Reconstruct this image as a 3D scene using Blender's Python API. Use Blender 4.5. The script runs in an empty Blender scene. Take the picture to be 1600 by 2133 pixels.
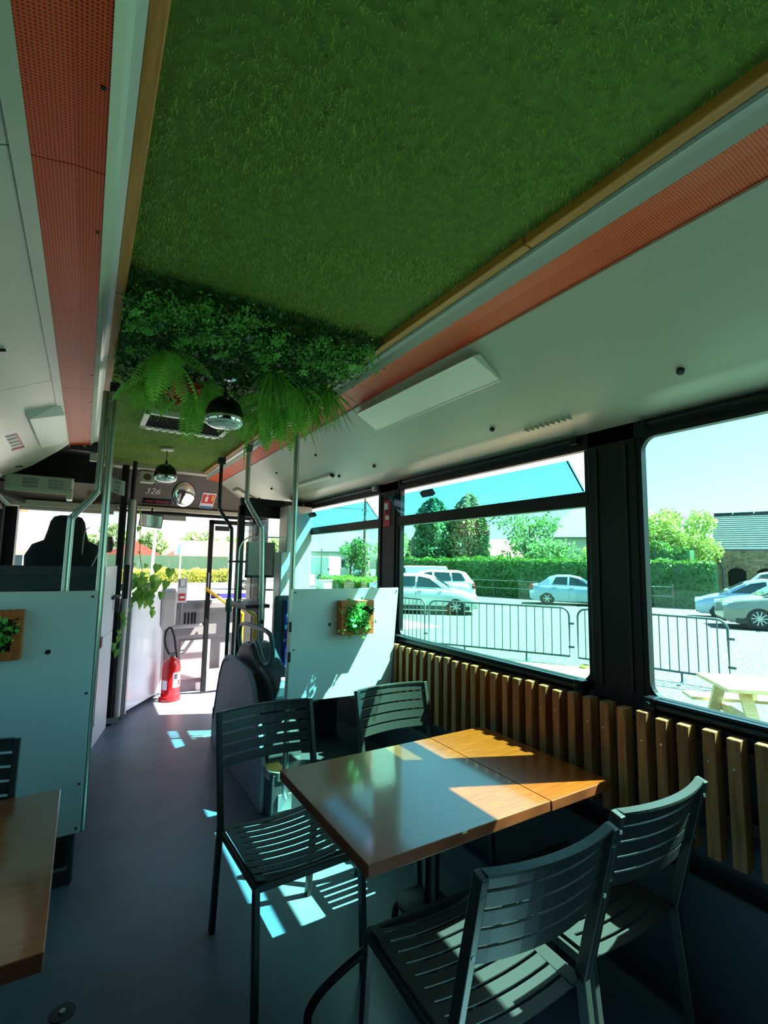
import bpy, bmesh, math, random
import numpy as np
from mathutils import Vector, Matrix
C = bpy.context.scene.collection
PI = math.pi
# ------------------------------------------------------------------ camera
cam_d = bpy.data.cameras.new('camera'); cam = bpy.data.objects.new('camera', cam_d); C.objects.link(cam)
cam_d.sensor_fit = 'HORIZONTAL'; cam_d.sensor_width = 36.0; cam_d.lens = 22.768
cam_d.clip_start = 0.02; cam_d.clip_end = 500
cam.matrix_world = Matrix(((0.8520, -0.0691, -0.5190, 0.0), (-0.5233, -0.0801, -0.8484, 0.0),
                           (0.0171, 0.9944, -0.1044, 1.57), (0, 0, 0, 1)))
bpy.context.scene.camera = cam
# ------------------------------------------------------------------ sky, sun, exposure
sc = bpy.context.scene
SUN_DIR = Vector((-1.0, 0.43, -1.70)).normalized()          # the way the light travels
w = bpy.data.worlds.new('world'); sc.world = w; w.use_nodes = True
wn = w.node_tree.nodes; wl = w.node_tree.links
sky = wn.new('ShaderNodeTexSky'); sky.sky_type = 'NISHITA'; sky.sun_disc = False
sky.sun_elevation = math.radians(58); sky.sun_rotation = math.atan2(1.0, -0.47)
sky.altitude = 100; sky.air_density = 1.0; sky.dust_density = 2.0; sky.ozone_density = 1.0
wn['Background'].inputs['Strength'].default_value = 0.36
wl.new(sky.outputs['Color'], wn['Background'].inputs['Color'])
sun_d = bpy.data.lights.new('sun', 'SUN'); sun_d.energy = 37.0; sun_d.angle = math.radians(0.53)
sun_d.color = (1.0, 0.95, 0.87)
sun = bpy.data.objects.new('sun', sun_d); C.objects.link(sun); sun.location = (20, -8, 40)
sun.rotation_euler = SUN_DIR.to_track_quat('-Z', 'Y').to_euler()
vs = sc.view_settings; vs.view_transform = 'Standard'; vs.look = 'None'; vs.exposure = 0.52; vs.gamma = 1.0
vs.use_curve_mapping = False
sc.cycles.use_denoising = True
sc.cycles.max_bounces = 14; sc.cycles.diffuse_bounces = 6; sc.cycles.glossy_bounces = 5
sc.cycles.transmission_bounces = 6; sc.cycles.transparent_max_bounces = 24
sc.cycles.sample_clamp_indirect = 6.0; sc.cycles.caustics_reflective = False
# ------------------------------------------------------------------ materials
def lin(c):
    return tuple(((x / 255 / 12.92) if x / 255 <= 0.04045 else ((x / 255 + 0.055) / 1.055) ** 2.4) for x in c) + (1,)
MATS = {}
def mat(name, col, rough=0.5, metal=0.0, var=0.0, vscale=8.0, bump=0.0, bscale=60.0, col2=None, stretch=None, rnd=0.0, spec=0.5, coat=0.0):
    """principled; noise between col and col2 (or a darker col) by var; optional stretch for grain and per-object tint"""
    m = bpy.data.materials.new(name); m.use_nodes = True; MATS[name] = m
    n = m.node_tree.nodes; l = m.node_tree.links; b = n['Principled BSDF']
    b.inputs['Roughness'].default_value = rough; b.inputs['Metallic'].default_value = metal
    b.inputs['Specular IOR Level'].default_value = spec; b.inputs['Coat Weight'].default_value = coat
    c1 = lin(col); b.inputs['Base Color'].default_value = c1
    tc = n.new('ShaderNodeTexCoord'); mp = n.new('ShaderNodeMapping'); l.new(tc.outputs['Object'], mp.inputs['Vector'])
    if stretch: mp.inputs['Scale'].default_value = stretch
    last = None
    if var > 0 or col2:
        c2 = lin(col2) if col2 else tuple(x * (1 - var) for x in c1[:3]) + (1,)
        nz = n.new('ShaderNodeTexNoise'); nz.inputs['Scale'].default_value = vscale; nz.inputs['Detail'].default_value = 5
        l.new(mp.outputs['Vector'], nz.inputs['Vector'])
        rp = n.new('ShaderNodeValToRGB'); rp.color_ramp.elements[0].position = 0.32; rp.color_ramp.elements[1].position = 0.68
        rp.color_ramp.elements[0].color = c1; rp.color_ramp.elements[1].color = c2
        l.new(nz.outputs['Fac'], rp.inputs['Fac']); last = rp.outputs['Color']
    if rnd > 0:
        oi = n.new('ShaderNodeObjectInfo'); hs = n.new('ShaderNodeHueSaturation'); mr = n.new('ShaderNodeMapRange')
        mr.inputs['To Min'].default_value = 1 - rnd; mr.inputs['To Max'].default_value = 1 + rnd
        l.new(oi.outputs['Random'], mr.inputs['Value']); l.new(mr.outputs['Result'], hs.inputs['Value'])
        if last: l.new(last, hs.inputs['Color'])
        else: hs.inputs['Color'].default_value = c1
        last = hs.outputs['Color']
    if last: l.new(last, b.inputs['Base Color'])
    if bump > 0:
        nb = n.new('ShaderNodeTexNoise'); nb.inputs['Scale'].default_value = bscale; nb.inputs['Detail'].default_value = 4
        l.new(mp.outputs['Vector'], nb.inputs['Vector'])
        bp = n.new('ShaderNodeBump'); bp.inputs['Strength'].default_value = bump; bp.inputs['Distance'].default_value = 0.01
        l.new(nb.outputs['Fac'], bp.inputs['Height']); l.new(bp.outputs['Normal'], b.inputs['Normal'])
    return m
def glass(name, tint, gloss=0.5):
    """one sheet of tinted glass: clear transmission with a tint (per face) and an angle dependent mirror"""
    m = bpy.data.materials.new(name); m.use_nodes = True; MATS[name] = m
    n = m.node_tree.nodes; l = m.node_tree.links; n.remove(n['Principled BSDF'])
    t = n.new('ShaderNodeBsdfTransparent'); t.inputs['Color'].default_value = tuple(math.sqrt(x) for x in tint) + (1,)
    g = n.new('ShaderNodeBsdfGlossy'); g.inputs['Roughness'].default_value = 0.0
    lw = n.new('ShaderNodeLayerWeight'); lw.inputs['Blend'].default_value = 0.5
    p = n.new('ShaderNodeMath'); p.operation = 'POWER'; p.inputs[1].default_value = 5.0
    a = n.new('ShaderNodeMath'); a.operation = 'MULTIPLY_ADD'; a.inputs[1].default_value = gloss; a.inputs[2].default_value = 0.025
    mx = n.new('ShaderNodeMixShader')
    l.new(lw.outputs['Facing'], p.inputs[0]); l.new(p.outputs[0], a.inputs[0]); l.new(a.outputs[0], mx.inputs['Fac'])
    l.new(t.outputs[0], mx.inputs[1]); l.new(g.outputs[0], mx.inputs[2]); l.new(mx.outputs[0], n['Material Output'].inputs['Surface'])
    return m
def leafmat(name, col, col2, rough=0.45, trans=0.35):
    m = mat(name, col, rough, 0, col2=col2, vscale=9.0, rnd=0.12)
    n = m.node_tree.nodes; l = m.node_tree.links; b = n['Principled BSDF']
    tr = n.new('ShaderNodeBsdfTranslucent'); mx = n.new('ShaderNodeMixShader'); mx.inputs['Fac'].default_value = trans
    src = b.inputs['Base Color'].links[0].from_socket
    l.new(src, tr.inputs['Color']); l.new(b.outputs[0], mx.inputs[1]); l.new(tr.outputs[0], mx.inputs[2])
    l.new(mx.outputs[0], n['Material Output'].inputs['Surface'])
    return m
M = MATS
mat('vinyl', (97, 110, 128), 0.42, var=0.25, vscale=3.0, bump=0.05, bscale=250)
mat('podium_grey', (52, 55, 62), 0.6, var=0.2, vscale=6)
mat('cove_white', (188, 192, 176), 0.38, var=0.04, vscale=3)
mat('white_moulding', (222, 226, 216), 0.3)
mat('grey_moulding', (120, 124, 112), 0.5)
mat('batten', (216, 146, 66), 0.5, col2=(178, 112, 46), vscale=4, stretch=(10, 0.8, 10), bump=0.15, bscale=20)
mat('slat_wood', (172, 110, 56), 0.55, col2=(116, 68, 32), vscale=3, stretch=(18, 18, 1.6), bump=0.2, bscale=10, rnd=0.16)
mat('table_wood', (158, 72, 12), 0.28, col2=(130, 54, 8), vscale=5, stretch=(2, 26, 26), rnd=0.03, spec=0.8, coat=1.0); M_ = MATS['table_wood'].node_tree.nodes['Principled BSDF']; M_.inputs['Coat IOR'].default_value = 1.7; M_.inputs['Coat Roughness'].default_value = 0.09
mat('table_edge', (150, 66, 32), 0.4, col2=(98, 42, 18), vscale=6)
mat('board_white', (214, 222, 220), 0.3, var=0.05, vscale=2)
mat('planter_wood', (206, 106, 46), 0.5, col2=(180, 86, 34), vscale=5, stretch=(12, 12, 3))
mat('black_frame', (14, 15, 17), 0.45, spec=0.3)
mat('black_rubber', (10, 10, 11), 0.6)
mat('dark_metal', (34, 40, 46), 0.3, 0.6)
mat('chair_metal', (48, 47, 44), 0.38, 0.0, bump=0.04, bscale=400, spec=0.35)
mat('steel', (190, 196, 190), 0.3, 0.9, var=0.06)
mat('chrome', (225, 228, 230), 0.08, 1.0)
mat('black_tube', (20, 20, 24), 0.35)
mat('black_gloss', (10, 9, 10), 0.12, coat=0.3)
mat('headboard_grey', (92, 84, 78), 0.6, var=0.08)
mat('pale_trim', (206, 202, 192), 0.5)
mat('dash_grey', (150, 146, 148), 0.55, var=0.1)
mat('light_grey', (192, 188, 186), 0.5, var=0.06)
mat('seat_shell', (150, 142, 156), 0.5, var=0.12, vscale=12)
mat('seat_dark', (40, 46, 48), 0.45)
mat('seat_frame_green', (66, 84, 84), 0.4)
mat('driver_fabric', (20, 18, 22), 0.8, var=0.2, vscale=30)
mat('bulkhead', (42, 46, 48), 0.55)
mat('white_panel', (234, 231, 234), 0.35, var=0.03)
mat('gate_panel', (246, 246, 248), 0.12)
mat('yellow', (238, 186, 20), 0.35)
mat('yellow_strip', (196, 154, 40), 0.6)
mat('red', (206, 26, 30), 0.35)
mat('red_paint', (198, 20, 24), 0.22, coat=0.4)
mat('paper', (236, 234, 240), 0.6)
mat('paper_red', (214, 34, 44), 0.55)
mat('pale_red', (226, 150, 140), 0.55)
mat('ink', (40, 36, 48), 0.6)
mat('ink_red', (120, 40, 34), 0.6)
mat('chalk', (222, 218, 210), 0.7)
mat('blue_sticker', (52, 52, 168), 0.5)
mat('sticker_blue', (70, 120, 170), 0.5); mat('pale_blue', (120, 160, 200), 0.5)
mat('led_red', (120, 8, 10), 0.4)
mat('white_plastic', (228, 228, 222), 0.4)
mat('screw', (70, 66, 58), 0.4, 0.7)
mat('grass_base', (104, 134, 50), 0.9, var=0.4, vscale=40)
mat('shelf_wood', (74, 44, 28), 0.4, col2=(54, 30, 20), vscale=5)
mat('anthurium', (206, 62, 28), 0.3)
mat('tyre', (24, 24, 26), 0.75)
mat('alloy', (180, 186, 190), 0.3, 0.7)
mat('car_glass', (38, 62, 68), 0.05, coat=0.3)
mat('car_black', (26, 28, 30), 0.5)
mat('car_silver', (196, 200, 202), 0.25, 0.2, coat=0.5)
mat('car_white', (232, 234, 234), 0.25, 0.0, coat=0.5)
mat('car_blue_grey', (150, 172, 196), 0.28, 0.3, coat=0.5)
mat('car_sand', (132, 132, 124), 0.3, 0.3, coat=0.5)
mat('lamp_red', (150, 24, 24), 0.2)
mat('lamp_clear', (220, 226, 230), 0.1)
mat('galvanised', (84, 92, 98), 0.5, 0.2)
mat('pine', (222, 200, 160), 0.65, col2=(200, 172, 128), vscale=4, stretch=(3, 3, 12))
mat('gravel', (116, 112, 100), 0.9, col2=(62, 60, 52), vscale=14, bump=0.8, bscale=26)
mat('asphalt', (160, 158, 152), 0.9, var=0.1, vscale=1)
mat('slate', (62, 66, 66), 0.9, col2=(44, 48, 50), vscale=3, bump=0.4, bscale=6, stretch=(1, 1, 6))
mat('stone', (140, 118, 90), 0.9, col2=(98, 80, 60), vscale=3, bump=0.6, bscale=5, rnd=0.15)
mat('render_wall', (200, 198, 184), 0.9, var=0.06)
mat('tile_roof', (188, 142, 112), 0.8, col2=(166, 122, 94), vscale=6, bump=0.4, bscale=9)
mat('red_roof', (160, 84, 66), 0.8, col2=(130, 66, 54), vscale=5, bump=0.4, bscale=9)
mat('grey_roof', (132, 132, 128), 0.8, col2=(108, 108, 106), vscale=5, bump=0.4, bscale=9)
mat('windscreen_net', (60, 92, 70), 0.9, var=0.1, vscale=2)
mat('dark_opening', (16, 15, 14), 0.9, spec=0.05)
mat('bark', (86, 72, 58), 0.9, bump=0.5, bscale=12)
mat('pole_wood', (104, 92, 80), 0.85)
mat('white_pole', (236, 236, 232), 0.5)
mat('cabinet_beige', (206, 204, 192), 0.5)
mat('brass', (170, 150, 90), 0.4, 0.6)
glass('glass_tint', (0.29, 0.84, 0.66)); glass('glass_hopper', (0.13, 0.62, 0.66))
glass('glass_near_flare', (0.38, 0.88, 0.82)); glass('glass_clear', (0.93, 0.95, 0.94)); glass('glass_left', (0.22, 0.44, 0.38))
glass('glass_lamp', (0.85, 0.9, 0.9), 0.8)
leafmat('turf_blade', (172, 210, 78), (204, 222, 122)); leafmat('fern_green', (158, 216, 96), (118, 188, 76), trans=0.5)
leafmat('box_green', (96, 176, 76), (140, 206, 100)); leafmat('box_dark', (34, 88, 44), (54, 112, 54))
leafmat('tuft_green', (92, 160, 54), (130, 190, 76)); leafmat('lettuce', (146, 214, 100), (92, 170, 70))
leafmat('spike', (30, 86, 36), (20, 62, 34)); leafmat('pothos', (150, 200, 80), (92, 150, 66), rough=0.3)
leafmat('hedge_green', (68, 116, 52), (100, 146, 62), trans=0.4); leafmat('hedge_top', (104, 140, 46), (76, 116, 40))
leafmat('hedge_yellow', (206, 206, 84), (176, 186, 74)); leafmat('conifer', (84, 126, 92), (110, 150, 100), trans=0.5)
leafmat('brown_leaf', (204, 184, 134), (170, 168, 116), trans=0.5); leafmat('birch_leaf', (130, 164, 100), (104, 142, 84), trans=0.5)
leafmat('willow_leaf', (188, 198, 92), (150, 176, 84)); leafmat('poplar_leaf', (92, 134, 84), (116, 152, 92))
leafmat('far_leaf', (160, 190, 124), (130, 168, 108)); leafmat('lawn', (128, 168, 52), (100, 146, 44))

def pattern_orange():
    """orange sheet punched with a fine square grid of holes"""
    m = mat('orange', (226, 80, 20), 0.5)
    n = m.node_tree.nodes; l = m.node_tree.links; b = n['Principled BSDF']
    tc = n.new('ShaderNodeTexCoord'); sp = n.new('ShaderNodeSeparateXYZ'); l.new(tc.outputs['Object'], sp.inputs[0])
    outs = []
    for ax in ('X', 'Y'):
        mu = n.new('ShaderNodeMath'); mu.operation = 'MULTIPLY'; mu.inputs[1].default_value = 2 * PI / 0.0075
        si = n.new('ShaderNodeMath'); si.operation = 'SINE'; l.new(sp.outputs[ax], mu.inputs[0]); l.new(mu.outputs[0], si.inputs[0]); outs.append(si)
    ad = n.new('ShaderNodeMath'); ad.operation = 'ADD'; l.new(outs[0].outputs[0], ad.inputs[0]); l.new(outs[1].outputs[0], ad.inputs[1])
    mr = n.new('ShaderNodeMapRange'); mr.inputs['From Min'].default_value = 0.35; mr.inputs['From Max'].default_value = 1.0
    l.new(ad.outputs[0], mr.inputs['Value'])
    mx = n.new('ShaderNodeMix'); mx.data_type = 'RGBA'; mx.inputs['A'].default_value = lin((246, 84, 10)); mx.inputs['B'].default_value = lin((124, 28, 6))
    l.new(mr.outputs['Result'], mx.inputs['Factor']); l.new(mx.outputs['Result'], b.inputs['Base Color'])
pattern_orange()
def pattern_fabric():
    m = mat('blue_fabric', (30, 52, 128), 0.8)
    n = m.node_tree.nodes; l = m.node_tree.links; b = n['Principled BSDF']
    tc = n.new('ShaderNodeTexCoord'); v = n.new('ShaderNodeTexVoronoi'); v.feature = 'DISTANCE_TO_EDGE'; v.inputs['Scale'].default_value = 7
    l.new(tc.outputs['Object'], v.inputs['Vector']); rp = n.new('ShaderNodeValToRGB')
    rp.color_ramp.elements[0].position = 0.015; rp.color_ramp.elements[0].color = lin((120, 170, 200))
    rp.color_ramp.elements[1].position = 0.03; rp.color_ramp.elements[1].color = lin((28, 50, 124))
    l.new(v.outputs['Distance'], rp.inputs['Fac']); l.new(rp.outputs['Color'], b.inputs['Base Color'])
pattern_fabric()
# ------------------------------------------------------------------ builders
ORG = {}
def org(o): return ORG.get(o.name, Vector((0, 0, 0)))
class MB:
    def __init__(s): s.v = []; s.f = []
    def add(s, vs, fs):
        b = len(s.v); s.v += [tuple(x) for x in vs]; s.f += [tuple(b + i for i in q) for q in fs]; return s
    def box(s, a, b):
        x0, y0, z0 = a; x1, y1, z1 = b
        return s.add([(x0,y0,z0),(x1,y0,z0),(x1,y1,z0),(x0,y1,z0),(x0,y0,z1),(x1,y0,z1),(x1,y1,z1),(x0,y1,z1)],
                     [(0,3,2,1),(4,5,6,7),(0,1,5,4),(1,2,6,5),(2,3,7,6),(3,0,4,7)])
    def obox(s, c, size, ax):
        """box with centre c, full sizes and axes (three vectors)"""
        c = Vector(c); a = [Vector(x).normalized() * (d / 2) for x, d in zip(ax, size)]
        vs = [c + a[0]*i + a[1]*j + a[2]*k for k in (-1, 1) for (i, j) in ((-1,-1),(1,-1),(1,1),(-1,1))]
        return s.add(vs, [(0,3,2,1),(4,5,6,7),(0,1,5,4),(1,2,6,5),(2,3,7,6),(3,0,4,7)])
    def bar(s, p, q, wd, ht, up=(0,0,1)):
        """rectangular bar from p to q, wd sideways and ht along up"""
        p = Vector(p); q = Vector(q); d = (q - p); L = d.length; d.normalize(); u = Vector(up); r = d.cross(u)
        if r.length < 1e-4: r = d.cross(Vector((1, 0, 0)))
        r.normalize(); u = r.cross(d)
        return s.obox((p + q) / 2, (L, wd, ht), (d, r, u))
    def quad(s, *p): return s.add(p, [tuple(range(len(p)))])
    def prism(s, pts, ax, lo, hi):
        """polygon in the plane across axis ax ('x': (y,z), 'y': (x,z), 'z': (x,y)) stretched from lo to hi"""
        f = {'x': lambda a, b, t: (t, a, b), 'y': lambda a, b, t: (a, t, b), 'z': lambda a, b, t: (a, b, t)}[ax]
        n = len(pts); vs = [f(a, b, lo) for a, b in pts] + [f(a, b, hi) for a, b in pts]
        return s.add(vs, [tuple(range(n - 1, -1, -1)), tuple(range(n, 2 * n))] + [(i, (i+1) % n, n + (i+1) % n, n + i) for i in range(n)])
    def tube(s, path, r, n=10, closed=False, r2=None):
        P = [Vector(p) for p in path]; m = len(P); rings = []
        t0 = (P[1] - P[0]).normalized(); up = Vector((0, 0, 1)) if abs(t0.z) < 0.9 else Vector((1, 0, 0))
        nrm = (up - t0 * up.dot(t0)).normalized()
        vs = []
        for i in range(m):
            if closed: t = (P[(i+1) % m] - P[i-1]).normalized()
            else: t = ((P[min(i+1, m-1)] - P[i]).normalized() + (P[i] - P[max(i-1, 0)]).normalized()).normalized()
            nrm = (nrm - t * nrm.dot(t)).normalized(); bn = t.cross(nrm)
            rr = r if r2 is None else r + (r2 - r) * i / (m - 1)
            vs += [P[i] + (nrm * math.cos(2*PI*k/n) + bn * math.sin(2*PI*k/n)) * rr for k in range(n)]
        fs = []
        for i in range(m if closed else m - 1):
            a = i * n; b = ((i + 1) % m) * n
            fs += [(a + k, a + (k+1) % n, b + (k+1) % n, b + k) for k in range(n)]
        if not closed: fs += [tuple(range(n - 1, -1, -1)), tuple((m - 1) * n + k for k in range(n))]
        return s.add(vs, fs)
    def lathe(s, prof, c=(0,0,0), n=24, ax='z', cap=True):
        """prof: (radius, height) pairs turned around ax"""
        c = Vector(c); f = {'z': lambda x, y, h: (x, y, h), 'y': lambda x, y, h: (x, h, y), 'x': lambda x, y, h: (h, x, y)}[ax]
        vs = []; fs = []
        for r, h in prof:
            vs += [c + Vector(f(r * math.cos(2*PI*k/n), r * math.sin(2*PI*k/n), h)) for k in range(n)]
        for i in range(len(prof) - 1):
            fs += [(i*n + k, i*n + (k+1) % n, (i+1)*n + (k+1) % n, (i+1)*n + k) for k in range(n)]
        if cap: fs += [tuple(range(n - 1, -1, -1)), tuple((len(prof)-1)*n + k for k in range(n))]
        return s.add(vs, fs)
    def loft(s, secs, caps=True):
        n = len(secs[0]); vs = [p for q in secs for p in q]
        fs = [(i*n + k, i*n + (k+1) % n, (i+1)*n + (k+1) % n, (i+1)*n + k) for i in range(len(secs)-1) for k in range(n)]
        if caps: fs += [tuple(range(n - 1, -1, -1)), tuple((len(secs)-1)*n + k for k in range(n))]
        return s.add(vs, fs)
    def build(s, name, m, parent=None, smooth=False, bevel=0.0, loc=None, segs=2, ang=40):
        me = bpy.data.meshes.new(name); o0 = org(parent) if parent else Vector(loc if loc else (0, 0, 0))
        me.from_pydata([tuple(Vector(v) - o0) for v in s.v], [], s.f)
        bm = bmesh.new(); bm.from_mesh(me); bmesh.ops.recalc_face_normals(bm, faces=bm.faces); bm.to_mesh(me); bm.free()
        if smooth:
            me.polygons.foreach_set('use_smooth', [True] * len(me.polygons)); me.set_sharp_from_angle(angle=math.radians(ang))
        me.materials.append(M[m] if isinstance(m, str) else m)
        o = bpy.data.objects.new(name, me); C.objects.link(o)
        if parent: o.parent = parent; ORG[o.name] = o0
        else: o.location = o0; ORG[o.name] = o0
        if bevel > 0:
            b = o.modifiers.new('bevel', 'BEVEL'); b.width = bevel; b.segments = segs; b.limit_method = 'ANGLE'; b.angle_limit = math.radians(35)
        return o
def tag(o, label, cat, group=None, kind=None):
    o['label'] = label; o['category'] = cat
    if group: o['group'] = group
    if kind: o['kind'] = kind
    return o
def thing(name, label, cat, loc=(0,0,0), group=None, kind=None):
    o = bpy.data.objects.new(name, None); o.empty_display_size = 0.05; C.objects.link(o); o.location = loc
    ORG[o.name] = Vector(loc); return tag(o, label, cat, group, kind)
def struct(name, label, cat, loc=(0,0,0)): return thing(name, label, cat, loc, kind='structure')
def copy_tree(o, parent=None):
    c = o.copy(); C.objects.link(c); c.parent = parent
    for ch in list(o.children): copy_tree(ch, c)
    return c
def again(o, loc, rz=0, label=None, scale=None):
    c = copy_tree(o); c.location = loc; c.rotation_euler = (0, 0, rz)
    if label: c['label'] = label
    if scale: c.scale = scale
    return c
def rawmesh(name, V, F, m, parent=None, loc=None, per=4):
    """big mesh straight from numpy arrays"""
    o0 = org(parent) if parent else Vector(loc if loc else (0, 0, 0))
    V = np.asarray(V, np.float32) - np.array(o0, np.float32); F = np.asarray(F, np.int32).ravel()
    me = bpy.data.meshes.new(name); nf = len(F) // per
    me.vertices.add(len(V)); me.vertices.foreach_set('co', V.ravel()); me.loops.add(len(F)); me.loops.foreach_set('vertex_index', F)
    me.polygons.add(nf); me.polygons.foreach_set('loop_start', np.arange(nf, dtype=np.int32) * per)
    me.update(calc_edges=True); me.validate(); me.materials.append(M[m])
    o = bpy.data.objects.new(name, me); C.objects.link(o)
    if parent: o.parent = parent; ORG[o.name] = o0
    else: o.location = o0; ORG[o.name] = o0
    return o
rng = np.random.default_rng(7); rnd = random.Random(5)
def leaves(name, P, size, m, parent=None, loc=None, nrm=None, flat=0.0, aspect=0.55, jit=0.4):
    """a leaf (kinked diamond, two triangles wide) at each point; nrm pulls the leaf normals one way"""
    P = np.asarray(P, float); n = len(P)
    N = rng.normal(size=(n, 3))
    if nrm is not None: N = N * (1 - flat) + np.asarray(nrm) * flat * 1.6
    N /= np.linalg.norm(N, axis=1)[:, None] + 1e-9
    T = rng.normal(size=(n, 3)); T -= N * (T * N).sum(1)[:, None]; T /= np.linalg.norm(T, axis=1)[:, None] + 1e-9
    B = np.cross(N, T); s = size * (1 + jit * (rng.random(n) - 0.5) * 2)[:, None]
    V = np.stack([P - T*s*0.5, P + B*s*aspect*0.5 + N*s*0.08, P + T*s*0.5, P - B*s*aspect*0.5 + N*s*0.08], 1).reshape(-1, 3)
    return rawmesh(name, V, np.arange(4 * n), m, parent, loc)
def text(name, s, size, m, parent, pos, xdir, ydir, sx=1.0, ext=0.0006, align='CENTER', shear=0.0):
    cu = bpy.data.curves.new(name, 'FONT'); cu.body = s; cu.size = size; cu.align_x = align; cu.align_y = 'CENTER'; cu.extrude = ext; cu.shear = shear
    cu.materials.append(M[m]); o = bpy.data.objects.new(name, cu); C.objects.link(o); o.parent = parent
    bpy.context.view_layer.update(); me = bpy.data.meshes.new_from_object(o.evaluated_get(bpy.context.evaluated_depsgraph_get()))
    bpy.data.objects.remove(o); bpy.data.curves.remove(cu); o = bpy.data.objects.new(name, me); C.objects.link(o); o.parent = parent
    x = Vector(xdir).normalized(); y = Vector(ydir).normalized(); z = x.cross(y)
    p = Vector(pos) - org(parent)
    o.matrix_local = Matrix(((x[0]*sx, y[0], z[0], p[0]), (x[1]*sx, y[1], z[1], p[1]), (x[2]*sx, y[2], z[2], p[2]), (0, 0, 0, 1)))
    return o
def arc(c, a0, a1, r, n, u, v):
    c = Vector(c); u = Vector(u); v = Vector(v)
    return [c + (u * math.cos(a0 + (a1 - a0) * i / n) + v * math.sin(a0 + (a1 - a0) * i / n)) * r for i in range(n + 1)]
def smoothpath(pts, n=6):
    P = [Vector(p) for p in pts]; out = []
    for i in range(len(P) - 1):
        p0 = P[max(i-1, 0)]; p1 = P[i]; p2 = P[i+1]; p3 = P[min(i+2, len(P)-1)]
        for k in range(n):
            t = k / n
            out.append(0.5 * ((2*p1) + (p2 - p0) * t + (2*p0 - 5*p1 + 4*p2 - p3) * t*t + (3*p1 - p0 - 3*p2 + p3) * t**3))
    out.append(P[-1]); return out
# ================================================================== SETTING
Y0, Y1 = -3.5, 6.42                      # rear and front ends of the saloon
XL, XR = -0.75, 1.97                     # inner faces of the two side walls
fl = MB().box((XL, Y0, -0.06), (XR, Y1, 0)).build('floor', 'vinyl', loc=(0.5, 2, 0))
tag(fl, 'blue-grey vinyl aisle floor of the bus', 'floor', kind='structure')
gr = MB().box((-60, -30, -0.40), (120, 130, -0.35)).build('ground', 'gravel', loc=(10, 10, -0.35))
tag(gr, 'pale gravel car park outside the bus', 'ground', kind='structure')
rd = MB().box((-40, 12, -0.349), (9.5, 43, -0.345)).build('road_surface', 'asphalt', loc=(0, 30, -0.35))
tag(rd, 'pale sunlit road ahead of the windscreen', 'road', kind='structure')
# raised podium on the right, with riser and yellow step edge
pod = struct('step_platform', 'raised dark platform under the seats on the right, with a yellow step edge', 'platform', (1.4, 3.7, 0))
MB().box((1.06, 2.985, 0), (XR, 4.60, 0.27)).build('platform_body', 'podium_grey', pod, bevel=0.006)
MB().prism([(1.06, 3.03), (1.10, 2.985), (1.16, 2.985), (1.16, 3.20), (1.10, 3.24), (1.06, 3.24)], 'z', 0.27, 0.282).build('step_nosing', 'yellow_strip', pod)['label'] = 'yellow step edge'
MB().prism([(1.052, 3.025), (1.097, 2.977), (1.17, 2.977), (1.17, 2.99), (1.105, 2.99), (1.064, 3.03), (1.064, 3.25), (1.052, 3.25)], 'z', 0.235, 0.284).build('nosing_rim', 'steel', pod)
podl = struct('step_platform', 'low dark platform beneath the white panel on the left of the aisle', 'platform', (-0.3, 3.6, 0))
MB().box((XL, 2.93, 0), (0.055, 4.60, 0.235)).build('platform_body', 'podium_grey', podl, bevel=0.012)
MB().box((-0.6, 2.922, 0.10), (0.02, 2.932, 0.20)).build('riser_recess', 'black_rubber', podl)
MB().bar((-0.7, 2.915, 0.088), (0.03, 2.915, 0.088), 0.012, 0.012).build('riser_trim', 'steel', podl)
# ---- right wall
wr = struct('wall_right', 'right side wall of the bus with black window pillars', 'wall', (XR, 2, 1))
MB().box((XR, Y0, -0.30), (2.01, 5.0, 1.028)).build('lower_panel', 'podium_grey', wr)
for a, b in ((Y0, -2.74), (-1.0, -0.76), (1.17, 1.40), (3.0, 3.275), (4.84, 5.0)):
    MB().box((XR - 0.012, a, 1.0), (2.015, b, 2.2)).build('pillar', 'black_frame', wr, bevel=0.004)
for yy in (1.215, 1.355, 3.04, 3.24):
    MB().box((XR - 0.02, yy - 0.006, 1.06), (XR - 0.011, yy + 0.006, 2.10)).build('pillar_strip', 'black_rubber', wr)
MB().box((XR, Y0, 1.02), (2.01, -1.0, 2.12)).build('rear_light_blocker', 'bulkhead', wr)  # unseen panel added over a rear window bay to darken the saloon
MB().box((XR - 0.012, Y0, 2.118), (2.005, 6.42, 2.24)).build('header', 'black_frame', wr)
MB().box((1.99, Y0, 2.2), (2.005, 6.42, 2.62)).build('roof_side', 'white_plastic', wr)
MB().box((XR - 0.07, Y0, 0.05), (XR - 0.001, 4.60, 0.50)).build('heater_duct', 'podium_grey', wr, bevel=0.01)
MB().box((XR - 0.01, 6.22, -0.3), (2.03, 6.6, 2.25)).build('front_post', 'black_frame', wr)
MB().box((1.70, 4.62, 0.27), (1.968, 4.86, 2.13)).build('door_pillar_cover', 'light_grey', wr, bevel=0.01)
MB().box((1.64, 4.60, 0.27), (1.72, 4.80, 1.66)).build('door_pillar_box', 'light_grey', wr, bevel=0.008)
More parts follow.
